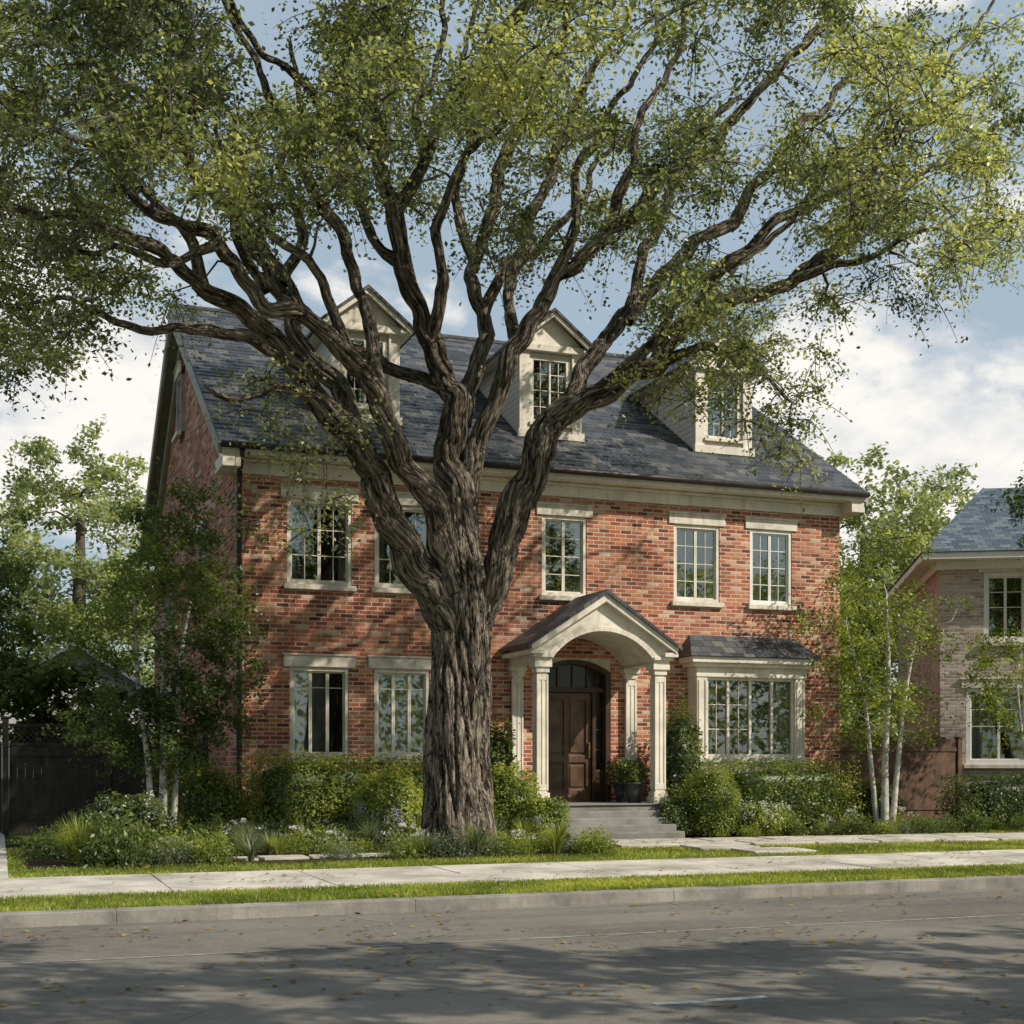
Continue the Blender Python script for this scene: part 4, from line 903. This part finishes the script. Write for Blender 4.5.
for k, fm in enumerate(('petal_white', 'petal_blue')):
    V, F, t_, Q = proto_mound(1100, .8, .38, .045); f1 = mesh_from('foliage', V, F, t_, M['leaf_grey' if k else 'leaf_lite']); B = []
    for i in range(22):
        a = rnd.uniform(0, 6.28); r = rnd.uniform(0, .36); z = .38*math.sqrt(max(0, 1-(r/.45)**2))
        m_ = 12; B.append(np.stack([np.full(m_, r*math.cos(a))+rng.normal(size=m_)*.014, np.full(m_, r*math.sin(a))+rng.normal(size=m_)*.014, z+rng.uniform(0, .16 if k else .05, m_)+.03], 1))
    B = np.concatenate(B); V, F = leafgeo(B, .022, .8, .4); f2 = mesh_from('blossoms', V, F, rng.uniform(0, 1, len(B)), M[fm])
    PR.append(('flowering_perennial', 'flower', ['white flecked flowering clump', 'lilac spiked flowering clump'][k], [('foliage', f1), ('blossoms', f2)]))
def put_plant(pi, x, y, s, where, zs=1.):
    nm, cat, lk, parts = PR[pi]
    r = thing(nm, lk+' '+where, cat, (x, y, 0), 'bed plants: '+lk+' '+where); r.rotation_euler = (0, 0, rnd.uniform(0, 6.28)); r.scale = (s, s, s*zs)
    for pn, me in parts:
        o = bpy.data.objects.new(pn, me); COL.objects.link(o); o.parent = r
placed = []
def zone(n, x0, x1, y0, y1, where, s0, s1, types, mind=.42):
    c = 0; t_ = 0
    while c < n and t_ < 900:
        t_ += 1; x, y = rnd.uniform(x0, x1), rnd.uniform(y0, y1)
        if (x-TX)**2+(y-TY)**2 < .85**2: continue
        if any((x-a)**2+(y-b)**2 < mind**2 for a, b in placed): continue
        if -1.4 < x < 1.8 and -5.5 < y < -4.8: continue
        placed.append((x, y)); put_plant(rnd.choice(types), x, y, rnd.uniform(s0, s1), where, rnd.uniform(.85, 1.35)); c += 1
zone(18, -3.4, -1.0, -5.6, -3.2, 'at the left end of the front bed', .8, 1.25, [0, 1, 2, 3, 5, 3, 7, 4])
zone(21, -1.0, 1.7, -5.6, -3.2, 'in the front bed left of the big trunk', .7, 1.05, [1, 1, 2, 3, 4, 6, 7, 0], .38)
zone(18, 1.7, 3.6, -5.7, -5.0, 'in the front bed at the foot of the big trunk', .7, 1.0, [1, 2, 3, 3, 6, 0, 4], .34)
zone(14, 3.5, 4.8, -5.6, -2.9, 'in the front bed right of the big trunk', .6, .9, [0, 1, 3, 4, 7, 2])
zone(10, 1.6, 4.6, -3.6, -2.7, 'between the big trunk and the hedges', .8, 1.0, [2, 4, 5, 0])
zone(9, -.8, 1.6, -3.1, -2.0, 'in front of the left hedge', .7, 1.0, [2, 4, 6, 3])
zone(22, 9.1, 13.8, -2.6, -1.8, 'in the border below the bay window', .55, .85, [1, 2, 3, 4, 5, 6, 4])
zone(9, 14.2, 18.5, -2.6, -1.7, 'in front of the right edge hedge', .6, .85, [2, 5, 4, 0])
# ------------------------------------------------------------------ grass
def grass(name, label, n, x0, x1, y0, y1, h, avoid=None):
    x = rng.uniform(x0, x1, n); y = rng.uniform(y0, y1, n)
    if avoid is not None: k = avoid(x, y); x, y = x[~k], y[~k]
    n = len(x); a = rng.uniform(0, 6.28, n); L = h*rng.uniform(.5, 1.3, n); w = .007+.004*rng.random(n); ox, oy = rng.normal(size=n)*.4*L, rng.normal(size=n)*.4*L
    z = np.full(n, -.012); A = np.stack([x-np.cos(a)*w, y-np.sin(a)*w, z], 1); B = np.stack([x+np.cos(a)*w, y+np.sin(a)*w, z], 1); Cc = np.stack([x+ox, y+oy, z+L], 1)
    V = np.stack([A, B, Cc], 1).reshape(-1, 3)
    pt = np.array([noise.noise(Vector((p*.9, q*.9, 0)))+.5*noise.noise(Vector((p*4, q*4, 3))) for p, q in zip(x, y)])
    tag(npmesh(name, V, np.arange(3*n).reshape(-1, 3), M['grass'], tone=np.clip(.55+.6*pt+rng.normal(size=n)*.18, 0, 1)), label, 'grass', kind='stuff')
def inbed(x, y):
    walk = (x > 5.2) & (x < 16.2) & (np.abs(y+3.6+.082*(x-5.9)) < .93)
    return ((x > -3.7) & (x < 4.85) & (y > -5.75)) | ((x > 7.8) & (x < 13.8) & (y > -2.75)) | ((x > -7.2) & (x < -3.95)) | ((x > 4.9) & (x < 8.1) & (y > -2.7)) | walk
grass('verge_grass', 'narrow strip of green grass between kerb and sidewalk', 90000, -7, 16, -11.19, -9.84, .05)
grass('lawn_grass', 'green front lawn grass between sidewalk and planting beds', 160000, -8, 22, -7.33, -1.2, .04, inbed)
n = 4200; x = rng.uniform(-6, 15, n); y = rng.uniform(-19, -3.2, n); kk = ~((y > -5.95) & (x < 4.9)); x, y = x[kk], y[kk]
z = np.where(y < -11.4, -.118, np.where((y > -9.9) & (y < -7.3), .028, .05)); C_ = np.stack([x, y, z], 1)
nn = np.tile(np.array([0, 0, 3.]), (len(x), 1)); keep = np.array([noise.noise(Vector((a*.5, b*.8, 9))) for a, b in zip(x, y)]) > -.05
V, F = leafgeo(C_[keep], .07, .6, 1., nn[keep]); tag(npmesh('fallen_leaves', V, F, M['fallen'], tone=rng.uniform(0, 1, int(keep.sum()))), 'dry fallen leaves scattered over road and sidewalk', 'leaves', kind='stuff')
# ================================================================== LIGHT, SKY, CAMERA
S = Vector((.70, -.66, 0)).normalized(); EL = R(38)
sv = Vector((S.x*math.cos(EL), S.y*math.cos(EL), math.sin(EL)))
sd = bpy.data.lights.new('sun', 'SUN'); sd.energy = 5.0; sd.angle = R(.5); sd.color = (1, .92, .78)
so = bpy.data.objects.new('sun', sd); COL.objects.link(so); so.rotation_euler = sv.to_track_quat('Z', 'Y').to_euler()
wd = bpy.data.worlds.new('World'); sc.world = wd; wd.use_nodes = True; nt = wd.node_tree; n = N(nt)
bg = nt.nodes['Background']; bg.inputs[1].default_value = .08
sky = n.new('ShaderNodeTexSky', sky_type='NISHITA'); sky.sun_disc = False; sky.sun_elevation = EL; sky.sun_rotation = math.atan2(sv.x, sv.y); sky.air_density = 1.0; sky.dust_density = 1.5
tc = n.new('ShaderNodeTexCoord').outputs['Generated']
v = n.scale(tc, (1, 1, 1.7))
f1 = n.noise(v, 4.2, 9, .56, .15); f2 = n.noise(v, 10., 8, .6)
def lobe(d, lo, hi):
    dn = Vector(d).normalized(); q = n.new('ShaderNodeVectorMath', operation='DOT_PRODUCT'); n.put(q.inputs[0], tc); q.inputs[1].default_value = dn
    return n.sstep(q.outputs['Value'], lo, hi)
right = lobe((.62, .80, .22), .965, .997)
bias = n.m('ADD', n.m('MULTIPLY', right, .17), n.m('MULTIPLY', lobe((-.02, .97, .2), .97, .997), .12))
msk = n.sstep(n.m('ADD', f1, bias), .56, .65)
shade = n.sstep(n.m('ADD', n.m('MULTIPLY', f2, .55), n.m('MULTIPLY', f1, .45)), .40, .55)
cc = n.mix(shade, (8.8, 9.1, 9.5), (13.0, 12.5, 11.7))
skyc = n.mix(.65, sky.outputs[0], (6.6, 8.2, 9.5))
n.put(bg.inputs[0], n.mix(n.m('MULTIPLY', msk, .95), skyc, cc))
cd = bpy.data.cameras.new('camera'); co = bpy.data.objects.new('camera', cd); COL.objects.link(co)
co.location = CAM; co.rotation_euler = (R(90), 0, -TH); cd.sensor_width = 36; cd.lens = 36*FP/1024; cd.shift_y = (760-512)/1024; cd.clip_end = 3000
sc.camera = co
sc.view_settings.view_transform = 'Standard'; sc.view_settings.look = 'None'; sc.view_settings.exposure = 0
